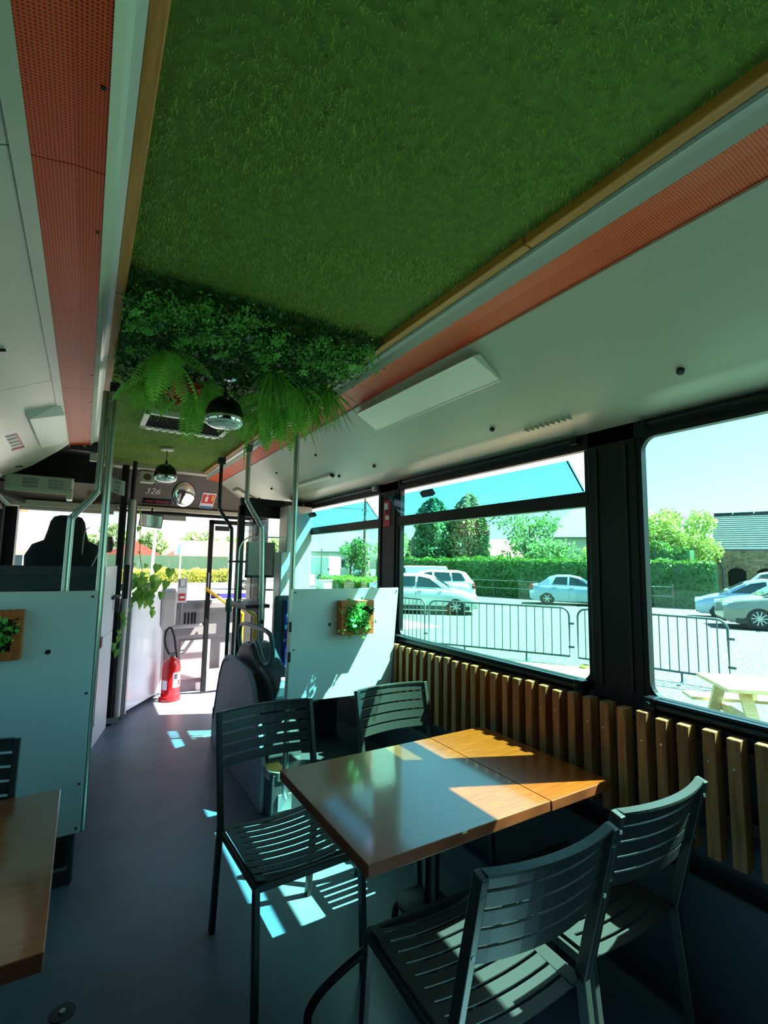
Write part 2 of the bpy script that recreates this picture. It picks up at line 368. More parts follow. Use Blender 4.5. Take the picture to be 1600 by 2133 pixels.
# ---- windows on the right
def right_window(n, a, b, gl, hopper, label):
    wd = struct('window_%d' % n, label, 'window', (XR, (a + b) / 2, 1.07))
    x0, x1 = XR - 0.005, 2.0
    fr = MB()
    fr.box((x0, a, 1.028), (x1, b, 1.058)); fr.box((x0, a, 2.112), (x1, b, 2.13)); fr.box((x0, a, 1.03), (x1, a + 0.022, 2.11)); fr.box((x0, b - 0.022, 1.03), (x1, b, 2.11))
    for (cy, cz, sy, sz) in ((a + 0.022, 1.058, 1, 1), (b - 0.022, 1.058, -1, 1)) + (() if hopper else ((a + 0.022, 2.112, 1, -1), (b - 0.022, 2.112, -1, -1))):
        r = 0.055; pts = [(cy, cz)] + [(cy + sy * r * (1 - math.cos(t)), cz + sz * r * (1 - math.sin(t))) for t in [PI/2 * k / 6 for k in range(7)]]
        fr.prism(pts, 'x', x0 + 0.004, x1 - 0.004)
    fr.build('window_frame', 'black_frame', wd)
    top = 1.855 if hopper else 2.118
    MB().box((1.988, a + 0.015, 1.05), (1.994, b - 0.015, top)).build('pane', gl, wd)
    rail = MB().tube([(1.937, a + 0.05, 1.035), (1.937, b - 0.05, 1.035)], 0.019, 14)
    rail.box((1.921, a + 0.06, 1.051), (1.945, b - 0.06, 1.061)); rail.build('sill_rail', 'dark_metal', wd, smooth=True)
    for yy in (a + 0.045, b - 0.045):
        MB().box((1.911, yy - 0.022, 1.013), (1.968, yy + 0.022, 1.065)).lathe([(0.012, 0), (0.012, 0.03)], (1.899, yy, 1.04), 12, 'x').build('rail_bracket', 'dark_metal', wd, bevel=0.003)
    MB().box((1.925, a + 0.03, 0.99), (1.97, b - 0.03, 1.012)).build('sill_ledge', 'black_frame', wd, bevel=0.004)
    MB().tube([(1.945, a + 0.05, 2.163), (1.945, b - 0.05, 2.163)], 0.012, 12).box((1.94, a + 0.06, 2.142), (1.952, b - 0.06, 2.152)).build('blind_roll', 'dark_metal', wd, smooth=True)
    for yy in (a + 0.05, b - 0.05): MB().box((1.925, yy - 0.016, 2.140), (1.968, yy + 0.016, 2.178)).build('blind_bracket', 'white_plastic' if n == 1 else 'dark_metal', wd, bevel=0.003)
    if hopper:
        MB().box((1.958, a, 1.845), (2.005, b, 1.915)).build('transom', 'black_frame', wd, bevel=0.004)
        p0 = Vector((1.972, 0, 1.915)); p1 = Vector((1.858, 0, 2.05)); up = (p1 - p0); L = up.length
        hp = MB().obox((p0 + p1) / 2 + Vector((0, (a + b) / 2, 0)), (0.005, b - a - 0.05, L), (up.normalized().cross(Vector((0, 1, 0))), (0, 1, 0), up)).build('hopper_pane', 'glass_hopper', wd)
        MB().obox(p1 + Vector((-0.012, b - (b - a) * 0.32, -0.03)), (0.03, 0.115, 0.04), (up.normalized().cross(Vector((0, 1, 0))), (0, 1, 0), up)).build('catch', 'black_rubber', hp, bevel=0.004)
        for yy in (a + 0.035, b - 0.035): MB().bar((1.972, yy, 1.92), (1.858, yy, 2.05), 0.003, 0.006, (0, 1, 0)).build('pane_edge', 'black_frame', hp)
    return wd
w1 = right_window(1, 3.275, 4.84, 'glass_tint', True, 'far tinted side window with a tilted vent pane, behind the white partition panel')
w2 = right_window(2, 1.40, 3.0, 'glass_tint', True, 'middle tinted side window with a tilted vent pane and emergency exit lettering')
w3 = right_window(3, -0.76, 1.17, 'glass_near_flare', False, 'nearest side window, one large pane with rounded corners, its tint paled for flare')  # paler tint than the neighbouring panes stands in for lens flare
text('lettering', 'ISSUE DE SECOURS', 0.054, 'ink_red', w2, (1.9865, 2.207, 1.806), (0, -1, 0), (0, 0, 1), sx=0.60)
text('lettering', 'ISSUE DE SECOURS', 0.054, 'ink_red', w2, (1.9865, 2.207, 1.757), (0, 1, 0), (0, 0, 1), sx=0.60)
# ---- left wall and its windows
wlf = struct('wall_left', 'left side wall of the bus', 'wall', (XL, 2, 1))
MB().box((-0.83, Y0, -0.30), (XL, Y1 + 0.2, 1.06)).build('lower_panel', 'podium_grey', wlf)
MB().box((-0.80, Y0, 1.04), (XL, -0.95, 2.08)).build('rear_light_blocker', 'bulkhead', wlf)  # added out of view in place of a window, to cut the daylight
MB().box((-0.83, Y0, 2.06), (XL, Y1 + 0.2, 2.62)).build('header', 'black_frame', wlf)
for a, b in ((Y0, -2.6), (-0.95, -0.72), (1.11, 1.33), (2.85, 3.11), (4.5, 4.85), (6.25, 6.6)):
    MB().box((-0.83, a, 1.0), (XL + 0.012, b, 2.16)).build('pillar', 'black_frame', wlf, bevel=0.004)
for n, (a, b, lb) in enumerate(((-0.72, 1.11, 'side window on the left beside the camera'),
                                (1.33, 2.85, 'side window on the left above the cropped table'), (3.11, 4.5, 'side window on the left behind the white panel'),
                                (4.85, 6.25, "driver's side window at the left edge of the cab"))):
    wd = struct('window_%d' % (n + 4), lb, 'window', (XL, (a + b) / 2, 1.07))
    MB().box((-0.80, a, 1.05), (-0.795, b, 2.07)).build('pane', 'glass_left', wd)
    MB().box((-0.81, a, 1.045), (XL + 0.005, b, 1.08)).box((-0.81, a, 2.045), (XL + 0.005, b, 2.08)).box((-0.81, a, 1.05), (XL + 0.005, a + 0.02, 2.07)).box((-0.81, b - 0.02, 1.05), (XL + 0.005, b, 2.07)).build('window_frame', 'black_frame', wd)
# ---- rear wall, unseen, closed without a window to darken the saloon
wre = struct('wall_rear', 'unseen rear end wall of the bus, closed to darken the saloon', 'wall', (0.5, Y0, 1))
MB().box((-0.83, Y0 - 0.06, -0.3), (2.05, Y0, 2.62)).build('end_panel', 'bulkhead', wre)
# ---- roof and ceiling
cl = MB().box((-0.83, Y0 - 0.06, 2.562), (2.03, 6.6, 2.66)).build('ceiling', 'grass_base', loc=(0.5, 2, 2.6))
tag(cl, 'roof of the bus above the turf lining', 'ceiling', kind='structure')
N = 135000
P = np.stack([rng.uniform(0.062, 1.056, N), rng.uniform(0.05, 5.57, N), np.full(N, 2.561)], 1)
P[:, 1] += np.where(np.abs(P[:, 1] - 0.692) < 0.012, 0.014, 0.0) * np.sign(P[:, 1] - 0.692)      # the joint between two lengths of turf
patch = np.sin(P[:, 0] * 9 + 2 * np.sin(P[:, 1] * 5)) * 0.5 + np.sin(P[:, 1] * 13 + P[:, 0] * 4) * 0.5
ln = rng.uniform(0.014, 0.030, N) * (1 + 0.25 * patch); az = rng.uniform(0, 2 * PI, N); tilt = rng.uniform(0.3, 1.25, N)
D = np.stack([np.cos(az) * np.sin(tilt), np.sin(az) * np.sin(tilt), -np.cos(tilt)], 1)
Sd = np.stack([-np.sin(az), np.cos(az), np.zeros(N)], 1) * rng.uniform(0.0012, 0.0022, N)[:, None]
V = np.stack([P - Sd, P + Sd, P + D * ln[:, None]], 1).reshape(-1, 3)
turf = rawmesh('artificial_turf', V, np.arange(3 * N), 'turf_blade', loc=(0.55, 2.5, 2.55), per=3)
tag(turf, 'green artificial turf lining the middle of the ceiling', 'turf', kind='stuff')
MB().box((0.03, -3.4, 2.552), (1.088, 5.60, 2.565)).build('turf_backing', 'grass_base', turf)
def side(mx):                                        # mirror about the bus centre line for the left side
    return (lambda x: x) if mx else (lambda x: 1.1186 - x)
for right in (True, False):
    fx = side(right); sfx = 'right' if right else 'left'; ye = 5.95 if right else 4.60
    bt = struct('trim_1' if right else 'trim_2', 'stained wooden batten along the %s edge of the turf ceiling' % ('window-side' if right else 'aisle-side'), 'trim', (fx(1.075), 2.0, 2.54))
    cuts = [-3.4, 0.95, 2.62, 4.15, 5.62] if right else [-3.4, 0.4, 1.93, 3.4, 5.62]
    for a, b in zip(cuts[:-1], cuts[1:]):
        x0, x1 = sorted((fx(1.057), fx(1.091))); MB().box((x0, a + 0.002, 2.523), (x1, b - 0.002, 2.562)).build('batten', 'batten', bt, bevel=0.004)
    md = struct('trim_3' if right else 'trim_4', 'white ceiling moulding on the %s side of the orange strip' % ('window' if right else 'aisle'), 'trim', (fx(1.11), 2.0, 2.5))
    MB().prism([(fx(x), z) for x, z in ((1.090, 2.524), (1.102, 2.521), (1.108, 2.519), (1.119, 2.513), (1.128, 2.50), (1.139, 2.486), (1.139, 2.562), (1.090, 2.562))], 'y', Y0, ye).build('moulding', 'white_moulding', md)
    if right: MB().box((1.0905, Y0, 2.5205), (1.107, 5.9, 2.523)).build('moulding_groove', 'grey_moulding', md)
    op = struct('trim_5' if right else 'trim_6', 'orange perforated ceiling strip along the %s side' % ('window' if right else 'aisle'), 'trim', (fx(1.21), 2.0, 2.48))
    cuts = [-3.4, -0.6, 2.15, 3.6, 5.0, 5.97] if right else [-3.4, -0.2, 1.28, 3.05, 4.35, 4.66]
    for a, b in zip(cuts[:-1], cuts[1:]):
        MB().prism([(fx(x), z) for x, z in ((1.137, 2.489), (1.20, 2.486), (1.292, 2.469), (1.292, 2.480), (1.20, 2.497), (1.137, 2.50))], 'y', a + 0.0015, b - 0.0015).build('orange_panel', 'orange', op)
        for yy in (a + 0.25, b - 0.25):
            MB().lathe([(0.005, 0), (0.005, -0.004)], (fx(1.15), yy, 2.489), 8).build('panel_screw', 'screw', op)
    cv = struct('wall_right_cove' if right else 'wall_left_cove', 'white sloping cove panel above the %s windows' % sfx, 'wall', (fx(1.6), 2.0, 2.3))
    prof = [(1.286, 2.466), (1.300, 2.462), (1.36, 2.436), (1.55, 2.342), (1.735, 2.249), (1.757, 2.240), (1.772, 2.231), (1.795, 2.221), (1.87, 2.207), (1.975, 2.182)]
    back = [(1.985, 2.2), (1.985, 2.48), (1.30, 2.49)]
    cuts = [-3.4, 0.15, 4.45, 6.05] if right else [-3.4, 1.25, 2.89, 4.55]
    for a, b in zip(cuts[:-1], cuts[1:]):
        MB().prism([(fx(x), z) for x, z in prof + back], 'y', a + 0.002, b - 0.002).build('cove_panel', 'cove_white', cv, smooth=True, ang=25)
    MB().prism([(fx(x), z) for x, z in ((1.284, 2.463), (1.318, 2.449), (1.318, 2.456), (1.284, 2.471))], 'y', Y0, 5.95 if right else 4.53).build('cove_lip', 'cove_white', cv)
    if not right:                                    # slanted end of the left cove and its raised hatch
        e = [(-0.17, 2.466), (-0.24, 2.436), (-0.43, 2.342), (-0.615, 2.249), (-0.67, 2.223), (-0.755, 2.207)]
        ys = [4.55, 4.72, 5.02, 5.16, 5.18, 5.18]
        m_ = MB().loft([[(x, 4.55, z), (x, y, z), (x, y, z + 0.02), (x, 4.55, z + 0.02)] for (x, z), y in zip(e, ys)]).build('cove_end', 'cove_white', cv)
        cpt = lambda x, y, h: tuple(Vector((x, y, 2.466 + 0.4958 * (x + 0.182))) + Vector((0.444, 0, -0.896)) * h)
        MB().loft([[cpt(-.185, 3.36, 0), cpt(-.345, 3.345, 0), cpt(-.35, 3.345, -.006), cpt(-.185, 3.36, -.006)],
                   [cpt(-.178, 3.47, .042), cpt(-.338, 3.40, .034), cpt(-.35, 3.40, -.006), cpt(-.185, 3.47, -.006)],
                   [cpt(-.180, 4.45, .006), cpt(-.332, 4.40, .006), cpt(-.345, 4.40, -.006), cpt(-.185, 4.45, -.006)]]).build('raised_hatch', 'white_plastic', cv)
        MB().bar((-0.36, 2.37, 2.374), (-0.33, 2.39, 2.389), 0.02, 0.012).build('latch_slot', 'screw', cv)
        MB().bar((-0.52, 4.86, 2.292), (-0.49, 4.90, 2.306), 0.02, 0.008).build('latch_slot', 'black_rubber', cv)
    else:
        nrm = Vector((-0.234, 0, -0.472)).normalized()
        for (x, y, z, r) in ((1.722, 0.854, 2.255, 0.013), (1.718, 1.769, 2.257, 0.012), (1.715, 2.946, 2.258, 0.012), (1.705, 3.487, 2.263, 0.012), (1.456, 3.396, 2.387, 0.008), (1.60, 4.85, 2.316, 0.01), (1.66, 5.45, 2.286, 0.01), (1.46, 4.3, 2.385, 0.008)):
            b_ = MB().lathe([(r * 0.55, 0.014), (r, 0.012), (r, 0.0), (r, -0.01)], (0, 0, 0), 14)
            q = nrm.to_track_quat('Z', 'Y'); b_.v = [tuple(q @ Vector(v) + Vector((x, y, z))) for v in b_.v]
            b_.build('black_cap', 'black_rubber', cv, smooth=True)
        for k in range(9):
            MB().box((1.768, 1.36 + 0.03 * k, 2.215), (1.80, 1.368 + 0.03 * k, 2.2265)).build('vent_slot', 'cove_white', cv)
# ---- front: headboard, windscreen
hd = struct('wall_front', 'dark grey headboard above the windscreen with chalked bus number', 'wall', (0.6, 6.0, 2.3))
MB().prism([(5.72, 2.53), (6.20, 2.165), (6.26, 2.165), (6.26, 2.60), (5.72, 2.60)], 'x', 0.06, XR).build('headboard', 'headboard_grey', hd)
MB().box((0.06, 5.58, 2.512), (1.11, 5.73, 2.562)).build('top_trim', 'pale_trim', hd, bevel=0.004)
MB().box((0.2, 6.15, 2.13), (1.80, 6.25, 2.172)).build('lower_trim', 'pale_trim', hd, bevel=0.004)
MB().tube([(0.45, 6.22, 2.105), (1.78, 6.22, 2.105)], 0.02, 10).build('blind_roll', 'black_frame', hd)
MB().box((-0.75, 5.55, 2.30), (0.06, 5.60, 2.562)).box((-0.75, 4.60, 2.545), (0.06, 5.6, 2.562)).box((-0.78, 4.56, 2.20), (-0.745, 5.6, 2.56)).build('dark_cavity', 'black_rubber', hd)
MB().prism([(5.60, 2.30), (6.22, 2.12), (6.26, 2.12), (6.26, 2.56), (5.60, 2.56)], 'x', -0.75, 0.06).build('cab_headboard', 'headboard_grey', hd)
MB().box((-0.72, 6.05, 2.085), (0.28, 6.2, 2.15)).build('cab_trim', 'pale_trim', hd, bevel=0.006)
MB().tube([(-0.6, 6.1, 2.07), (0.24, 6.1, 2.07)], 0.022, 10).build('cab_blind_roll', 'light_grey', hd)
MB().box((-0.16, 4.61, 2.44), (0.05, 4.66, 2.545)).build('camera_strip', 'ink', hd)
MB().prism([(-0.115, 2.505), (-0.06, 2.515), (-0.056, 2.498), (-0.07, 2.494), (-0.062, 2.482), (-0.05, 2.478), (-0.05, 2.472), (-0.068, 2.475), (-0.08, 2.492), (-0.11, 2.49)], 'y', 4.604, 4.609).build('camera_symbol', 'chalk', hd)
MB().box((-0.02, 4.70, 2.38), (0.03, 4.74, 2.47)).box((-0.02, 4.70, 2.45), (0.09, 4.74, 2.47)).build('corner_trim', 'pale_trim', hd)
HN = Vector((0, -0.365, -0.48)).normalized(); HU = Vector((0, -0.48, 0.365)).normalized()    # headboard facing and up
def on_board(x, z, off=0.004):                       # a point on the sloping headboard
    t = (2.53 - z) / (2.53 - 2.165); return Vector((x, 5.72 + 0.48 * t, z)) + HN * off
text('bus_number', '326', 0.125, 'chalk', hd, on_board(0.60, 2.33), (1, 0, 0), HU, sx=0.85, shear=0.25)
LED = MB().obox(on_board(0.67, 2.235), (0.30, 0.075, 0.012), ((1, 0, 0), HU, HN)).build('stop_display', 'black_gloss', hd)
text('display_text', 'ARRET DEMANDE', 0.042, 'red', LED, on_board(0.67, 2.235, 0.012), (1, 0, 0), HU, sx=0.75)
MB().obox(on_board(0.62, 2.42), (0.34, 0.014, 0.006), ((1, 0, 0), HU, HN)).build('label_strip', 'light_grey', hd)
st = MB().obox(on_board(1.215, 2.285), (0.155, 0.25, 0.004), ((1, 0, 0), HU, HN)).build('fire_sign', 'paper', hd); st['label'] = 'white bordered red extinguisher sticker'
MB().obox(on_board(1.215, 2.30, 0.007), (0.138, 0.15, 0.004), ((1, 0, 0), HU, HN)).build('sign_field', 'paper_red', st)
MB().obox(on_board(1.215, 2.210, 0.007), (0.138, 0.045, 0.004), ((1, 0, 0), HU, HN)).build('sign_field', 'sticker_blue', st)
MB().obox(on_board(1.195, 2.30, 0.010), (0.03, 0.085, 0.003), ((1, 0, 0), HU, HN)).obox(on_board(1.195, 2.343, 0.010), (0.018, 0.02, 0.003), ((1, 0, 0), HU, HN)).build('extinguisher_pictogram', 'paper', st)
MB().obox(on_board(1.262, 2.31, 0.010), (0.022, 0.09, 0.003), ((1, 0, 0), HU, HN)).build('flame_pictogram', 'yellow', st)
ws = struct('window_8', 'wide clear windscreen at the front of the bus', 'window', (0.5, 6.5, 1.1))
MB().box((-0.72, 6.50, 0.96), (1.97, 6.506, 2.17)).build('pane', 'glass_clear', ws)
MB().box((-0.83, 6.42, 0.9), (-0.64, 6.6, 2.2)).box((1.88, 6.42, 0.2), (2.03, 6.6, 2.2)).box((-0.8, 6.42, 2.12), (2.0, 6.6, 2.3)).build('windscreen_frame', 'black_frame', ws)
MB().box((0.30, 6.49, 0.96), (0.335, 6.52, 2.17)).build('centre_bar', 'black_frame', ws) if False else None
fw = MB().box((-0.83, 6.44, -0.3), (2.03, 6.6, 1.0)).build('front_apron', 'dash_grey', hd)
# ---- slats on the lower right wall
sp = thing('slat_wainscot', 'row of upright chamfered wooden slats below the side windows', 'panel', (1.9, 1.2, 0.60))
for k in range(44):
    y = 2.885 - 0.0795 * k + rnd.uniform(-0.004, 0.004); wy = 0.0198 + rnd.uniform(-0.0015, 0.0015); zt = 1.011 + rnd.uniform(-0.006, 0.006); zb = 0.600 + rnd.uniform(-0.004, 0.004)
    x0 = 1.868 + rnd.uniform(-0.002, 0.002)
    m_ = MB().prism([(x0, y - wy), (x0, y + wy), (1.925, y + wy), (1.925, y - wy)], 'z', zb, zt)
    s = m_.build('slat', 'slat_wood', sp, bevel=0.0025, segs=1)
    if 12 < k < 32 and k % 3: MB().lathe([(0.004, 0), (0.004, 0.002)], (x0 - 0.002, y + rnd.uniform(-.006, .006), rnd.uniform(0.90, 0.92)), 8, 'x').build('screw_head', 'steel', s)
for z in (0.70, 0.92): MB().box((1.925, -0.62, z), (XR, 2.91, z + 0.04)).build('backing_rail', 'shelf_wood', sp)
# ================================================================== FURNITURE
def curved_slat(x0, x1, yf, zf, hy, hz, th, n=8):
    """slat along x; yf/zf give the centre line, (hy, hz) half its width direction"""
    secs = []
    wv = Vector((0, hy, hz)); nv = Vector((1, 0, 0)).cross(wv).normalized() * (th / 2)
    for i in range(n + 1):
        x = x0 + (x1 - x0) * i / n; c = Vector((x, yf(x), zf(x)))
        secs.append([c - wv - nv, c + wv - nv, c + wv + nv, c - wv + nv])
    return MB().loft(secs)
def make_chair():
    t = thing('slatted_chair', '', 'chair', (0, 0, 0), 'slatted metal chairs')
    for s in (-1, 1):
        x = 0.2225 * s
        MB().bar((x, 0.262, 0.0), (x, 0.205, 0.46), 0.022, 0.034, (0, 1, 0)).bar((x, 0.203, 0.44), (x, 0.312, 0.888), 0.022, 0.034, (0, 1, 0)).build('back_leg', 'chair_metal', t, bevel=0.003)
        MB().bar((x * 0.965, -0.262, 0.0), (x * 0.965, -0.225, 0.437), 0.022, 0.030, (0, 1, 0)).build('leg', 'chair_metal', t, bevel=0.003)
        MB().bar((x * 0.975, -0.238, 0.430), (x, 0.205, 0.430), 0.018, 0.026).build('seat_rail', 'chair_metal', t, bevel=0.003)
        for z in (0.84, 0.70): MB().lathe([(0.006, 0), (0.006, 0.003)], (x, 0.2 + (z - 0.44) * 0.243 + 0.0195, z), 8, 'y').build('bolt', 'steel', t)
    zc = lambda x: 0.449 - 0.020 * (1 - (x / 0.215) ** 2)
    for k in range(10):
        y = -0.215 + 0.0452 * k
        yy = lambda x, y=y: y
        dz = 0.004 if k else -0.004
        curved_slat(-0.213, 0.213, yy, lambda x, d=dz, k=k: zc(x) + d - 0.0006 * k, 0.0168, -0.0005 if k else 0.006, 0.004).build('seat_slat', 'chair_metal', t)
    MB().bar((-0.215, -0.232, 0.428), (0.215, -0.232, 0.428), 0.016, 0.028).build('front_apron', 'chair_metal', t, bevel=0.003)
    for s in (-1, 1):                                  # the pressed side margins that close the slots
        MB().loft([[(s*0.180, y, zc(0.18)+0.003), (s*0.215, y, zc(0.215)+0.004), (s*0.215, y, zc(0.215)+0.001), (s*0.180, y, zc(0.18))] for y in (-0.228, 0.208)]).build('seat_margin', 'chair_metal', t)
    for k in range(5):
        z = 0.682 + 0.0462 * k
        ym = 0.203 + (z - 0.44) * 0.243 - 0.004
        c = curved_slat(-0.2125, 0.2125, lambda x, y=ym: y + 0.034 * (1 - (x / 0.2125) ** 2), lambda x, z=z: z, 0.0045, 0.0188, 0.006, 10)
        if k == 4: 
            c2 = curved_slat(-0.2125, 0.2125, lambda x, y=ym: y + 0.034 * (1 - (x / 0.2125) ** 2) + 0.008, lambda x, z=z: z + 0.0200, 0.013, -0.001, 0.008, 10); c.add(c2.v, c2.f)
        c.build('back_slat', 'chair_metal', t, bevel=0.0)
    return t
ch = make_chair()
ch.location = (0.80, 2.02, 0); ch.rotation_euler = (0, 0, math.radians(2.0))
ch['label'] = 'dark slatted metal chair at the aisle end of the far side of the wooden table'
again(ch, (1.515, 2.045, 0), math.radians(0.5), 'chair with sunlit slatted backrest, beside the wooden slats beyond the table')
again(ch, (1.032, 1.165, 0), math.radians(177.5), 'nearest slatted metal chair, seen from behind with green sunlight on its seat')
again(ch, (1.543, 1.185, 0), math.radians(179.5), 'slatted metal chair seen from behind, between the nearest chair and the wall slats')
again(ch, (-0.39, 2.04, 0), math.radians(0), 'slatted metal chair behind the cropped table on the left')
# ---- right table
tb = thing('dining_table', 'reddish brown wooden table with a narrow extension leaf, under the side window', 'table', (1.25, 1.575, 0))
def table_board(x0, x1, y0, y1, name):
    o = MB().box((x0, y0, 0.714), (x1, y1, 0.750)).build(name, 'table_wood', tb, bevel=0.0025)
    o.data.materials.append(M['table_edge'])
    for p in o.data.polygons:
        if abs(p.normal.z) < 0.5: p.material_index = 1
    return o
table_board(0.716, 1.4535, 1.222, 1.926, 'tabletop'); table_board(1.456, 1.792, 1.219, 1.929, 'extension_leaf')
MB().lathe([(0.03, 0.06), (0.03, 0.70)], (1.22, 1.6, 0), 16).build('column', 'black_frame', tb, smooth=True)
MB().lathe([(0.095, 0.268), (0.10, 0.275), (0.095, 0.283), (0.03, 0.30)], (1.20, 1.62, 0), 28).build('collar', 'black_rubber', tb, smooth=True)
MB().box((0.95, 1.56, 0.695), (1.50, 1.64, 0.713)).box((1.18, 1.35, 0.695), (1.26, 1.82, 0.713)).build('top_bracket', 'black_frame', tb)
for k in range(4):
    a = math.radians(170 + 90 * k); u = Vector((math.cos(a), math.sin(a), 0))
    L = 0.46 if k == 0 else 0.34
    MB().tube(smoothpath([Vector((1.22, 1.6, 0.20)) + u * 0.02, Vector((1.22, 1.6, 0.20)) + u * L * 0.45, Vector((1.22, 1.6, 0.115)) + u * L * 0.85, Vector((1.22, 1.6, 0.05)) + u * L, Vector((1.22, 1.6, 0.0)) + u * (L + 0.01)], 5), 0.015, 10).build('foot', 'black_frame', tb, smooth=True)
MB().box((1.05, 1.2205, 0.744), (1.07, 1.2235, 0.7502)).build('edge_chip', 'pine', tb)
# ---- left table
tl = thing('dining_table', 'brown wooden table cropped by the left edge of the photo, across the aisle', 'table', (-0.38, 1.72, 0))
o = MB().box((-0.73, 1.305, 0.712), (-0.014, 2.15, 0.750)).build('tabletop', 'table_wood', tl, bevel=0.0025); o.data.materials.append(M['table_edge'])
for p in o.data.polygons:
    if abs(p.normal.z) < 0.5: p.material_index = 1
MB().lathe([(0.03, 0.03), (0.03, 0.71)], (-0.42, 1.72, 0), 16).build('column', 'black_frame', tl, smooth=True)
MB().lathe([(0.20, 0.0), (0.20, 0.012), (0.03, 0.035)], (-0.42, 1.72, 0), 28).build('base_plate', 'black_frame', tl, smooth=True)
# ---- white partition panels
pr = thing('partition_panel', 'white partition panel behind the table on the right, with a planter on it', 'panel', (1.48, 2.885, 0.70))
MB().prism([(1.113, 1.399), (1.893, 1.399), (1.837, 0.702), (1.093, 0.718)], 'y', 2.883, 2.893).build('panel_board', 'board_white', pr, bevel=0.0015, segs=1)
MB().bar((1.086, 2.888, 0.716), (1.30, 2.888, 0.711), 0.018, 0.010).bar((1.091, 2.888, 0.712), (1.108, 2.888, 1.399), 0.016, 0.012, (0, 1, 0)).build('edge_profile', 'steel', pr)
for x, z in ((1.129, 1.378), (1.109, 0.735), (1.132, 1.03), (1.877, 1.378)): MB().lathe([(0.005, 0), (0.004, 0.004)], (x, 2.879, z), 8, 'y').build('panel_screw', 'screw', pr)
MB().lathe([(0.011, 0), (0.011, 0.003)], (1.369, 2.8805, 1.172), 14, 'y').build('bolt_hole', 'screw', pr)
pl = thing('partition_panel', 'white partition panel on the left of the aisle, with a cropped planter on it', 'panel', (-0.33, 2.9, 0.24))
MB().box((XL + 0.006, 2.905, 0.241), (0.072, 2.915, 1.404)).build('panel_board', 'board_white', pl, bevel=0.0015, segs=1)
for x, z in ((0.05, 1.375), (0.055, 0.90), (0.055, 0.47), (0.055, 0.265)): MB().lathe([(0.006, 0), (0.005, 0.004)], (x, 2.901, z), 8, 'y').build('panel_screw', 'screw', pl)
MB().lathe([(0.012, 0), (0.012, 0.003)], (-0.119, 2.9025, 1.113), 14, 'y').build('bolt_hole', 'screw', pl)
# ---- framed planters
def planter(x0, x1, z0, z1, yb, d, label):
    t = thing('wall_planter', label, 'planter', ((x0 + x1) / 2, yb, z0), 'framed planters on the white panels')
    b = 0.042; yf = yb - d
    MB().box((x0, yf, z1 - b), (x1, yb, z1)).build('frame_board', 'planter_wood', t, bevel=0.003); MB().box((x0, yf, z0), (x1, yb, z0 + b)).build('frame_board', 'planter_wood', t, bevel=0.003)
    MB().box((x0, yf, z0 + b), (x0 + b, yb, z1 - b)).build('frame_board', 'planter_wood', t, bevel=0.003); MB().box((x1 - b, yf, z0 + b), (x1, yb, z1 - b)).build('frame_board', 'planter_wood', t, bevel=0.003)
    MB().box((x0 + b, yb - 0.03, z0 + b), (x1 - b, yb, z1 - b)).build('liner', 'black_rubber', t)
    cx, cz = (x0 + x1) / 2, (z0 + z1) / 2; h = (x1 - x0) / 2 - b
    n = 800; P = np.stack([cx - 0.012 + rng.normal(0, h * 0.50, n), yf - 0.002 + rng.normal(0, 0.016, n), cz + rng.normal(-0.003, h * 0.55, n)], 1)
    leaves('rosette_leaves', P, 0.024, 'lettuce', t, nrm=(0, -1, 0.4), flat=0.5, aspect=0.7)['kind'] = 'stuff'
    n = 220; P = np.stack([cx + rng.uniform(-h, h, n), yf + 0.018 + rng.normal(0, 0.008, n), cz + rng.uniform(-h, h, n)], 1)
    leaves('dark_leaves', P, 0.03, 'box_dark', t, nrm=(0, -1, 0), flat=0.4)['kind'] = 'stuff'
    for (px, pz, sz) in ((cx + h * 0.9, cz + h * 0.55, 0.058), (cx + h * 0.55, cz - h * 0.45, 0.046)):
        for k in range(16):
            a = 2 * PI * k / 16 + rnd.uniform(-.2, .2); el = rnd.uniform(0.1, 0.9)
            dv = Vector((math.cos(a) * math.cos(el), -math.sin(el), math.sin(a) * math.cos(el))) * sz * rnd.uniform(.8, 1.15)
            sd = dv.cross(Vector((0, -1, 0.1))).normalized() * 0.006; p = Vector((px, yf + 0.01, pz))
            MB().add([p - sd, p + dv * 0.4 - sd * 1.2 + Vector((0, -.003, 0)), p + dv, p + dv * 0.4 + sd * 1.2, p + sd, p + dv * 0.4 + Vector((0, .004, 0))], [(0, 1, 5), (0, 5, 4), (1, 2, 5), (5, 2, 3), (4, 5, 3)]).build('spiky_leaf', 'spike', t)
    return t
planter(1.418, 1.660, 1.107, 1.323, 2.882, 0.064, 'square brown planter with bright green succulents on the right white panel')
planter(-0.455, -0.222, 1.095, 1.322, 2.904, 0.066, 'square brown planter with dark foliage, cropped at the left edge of the photo')
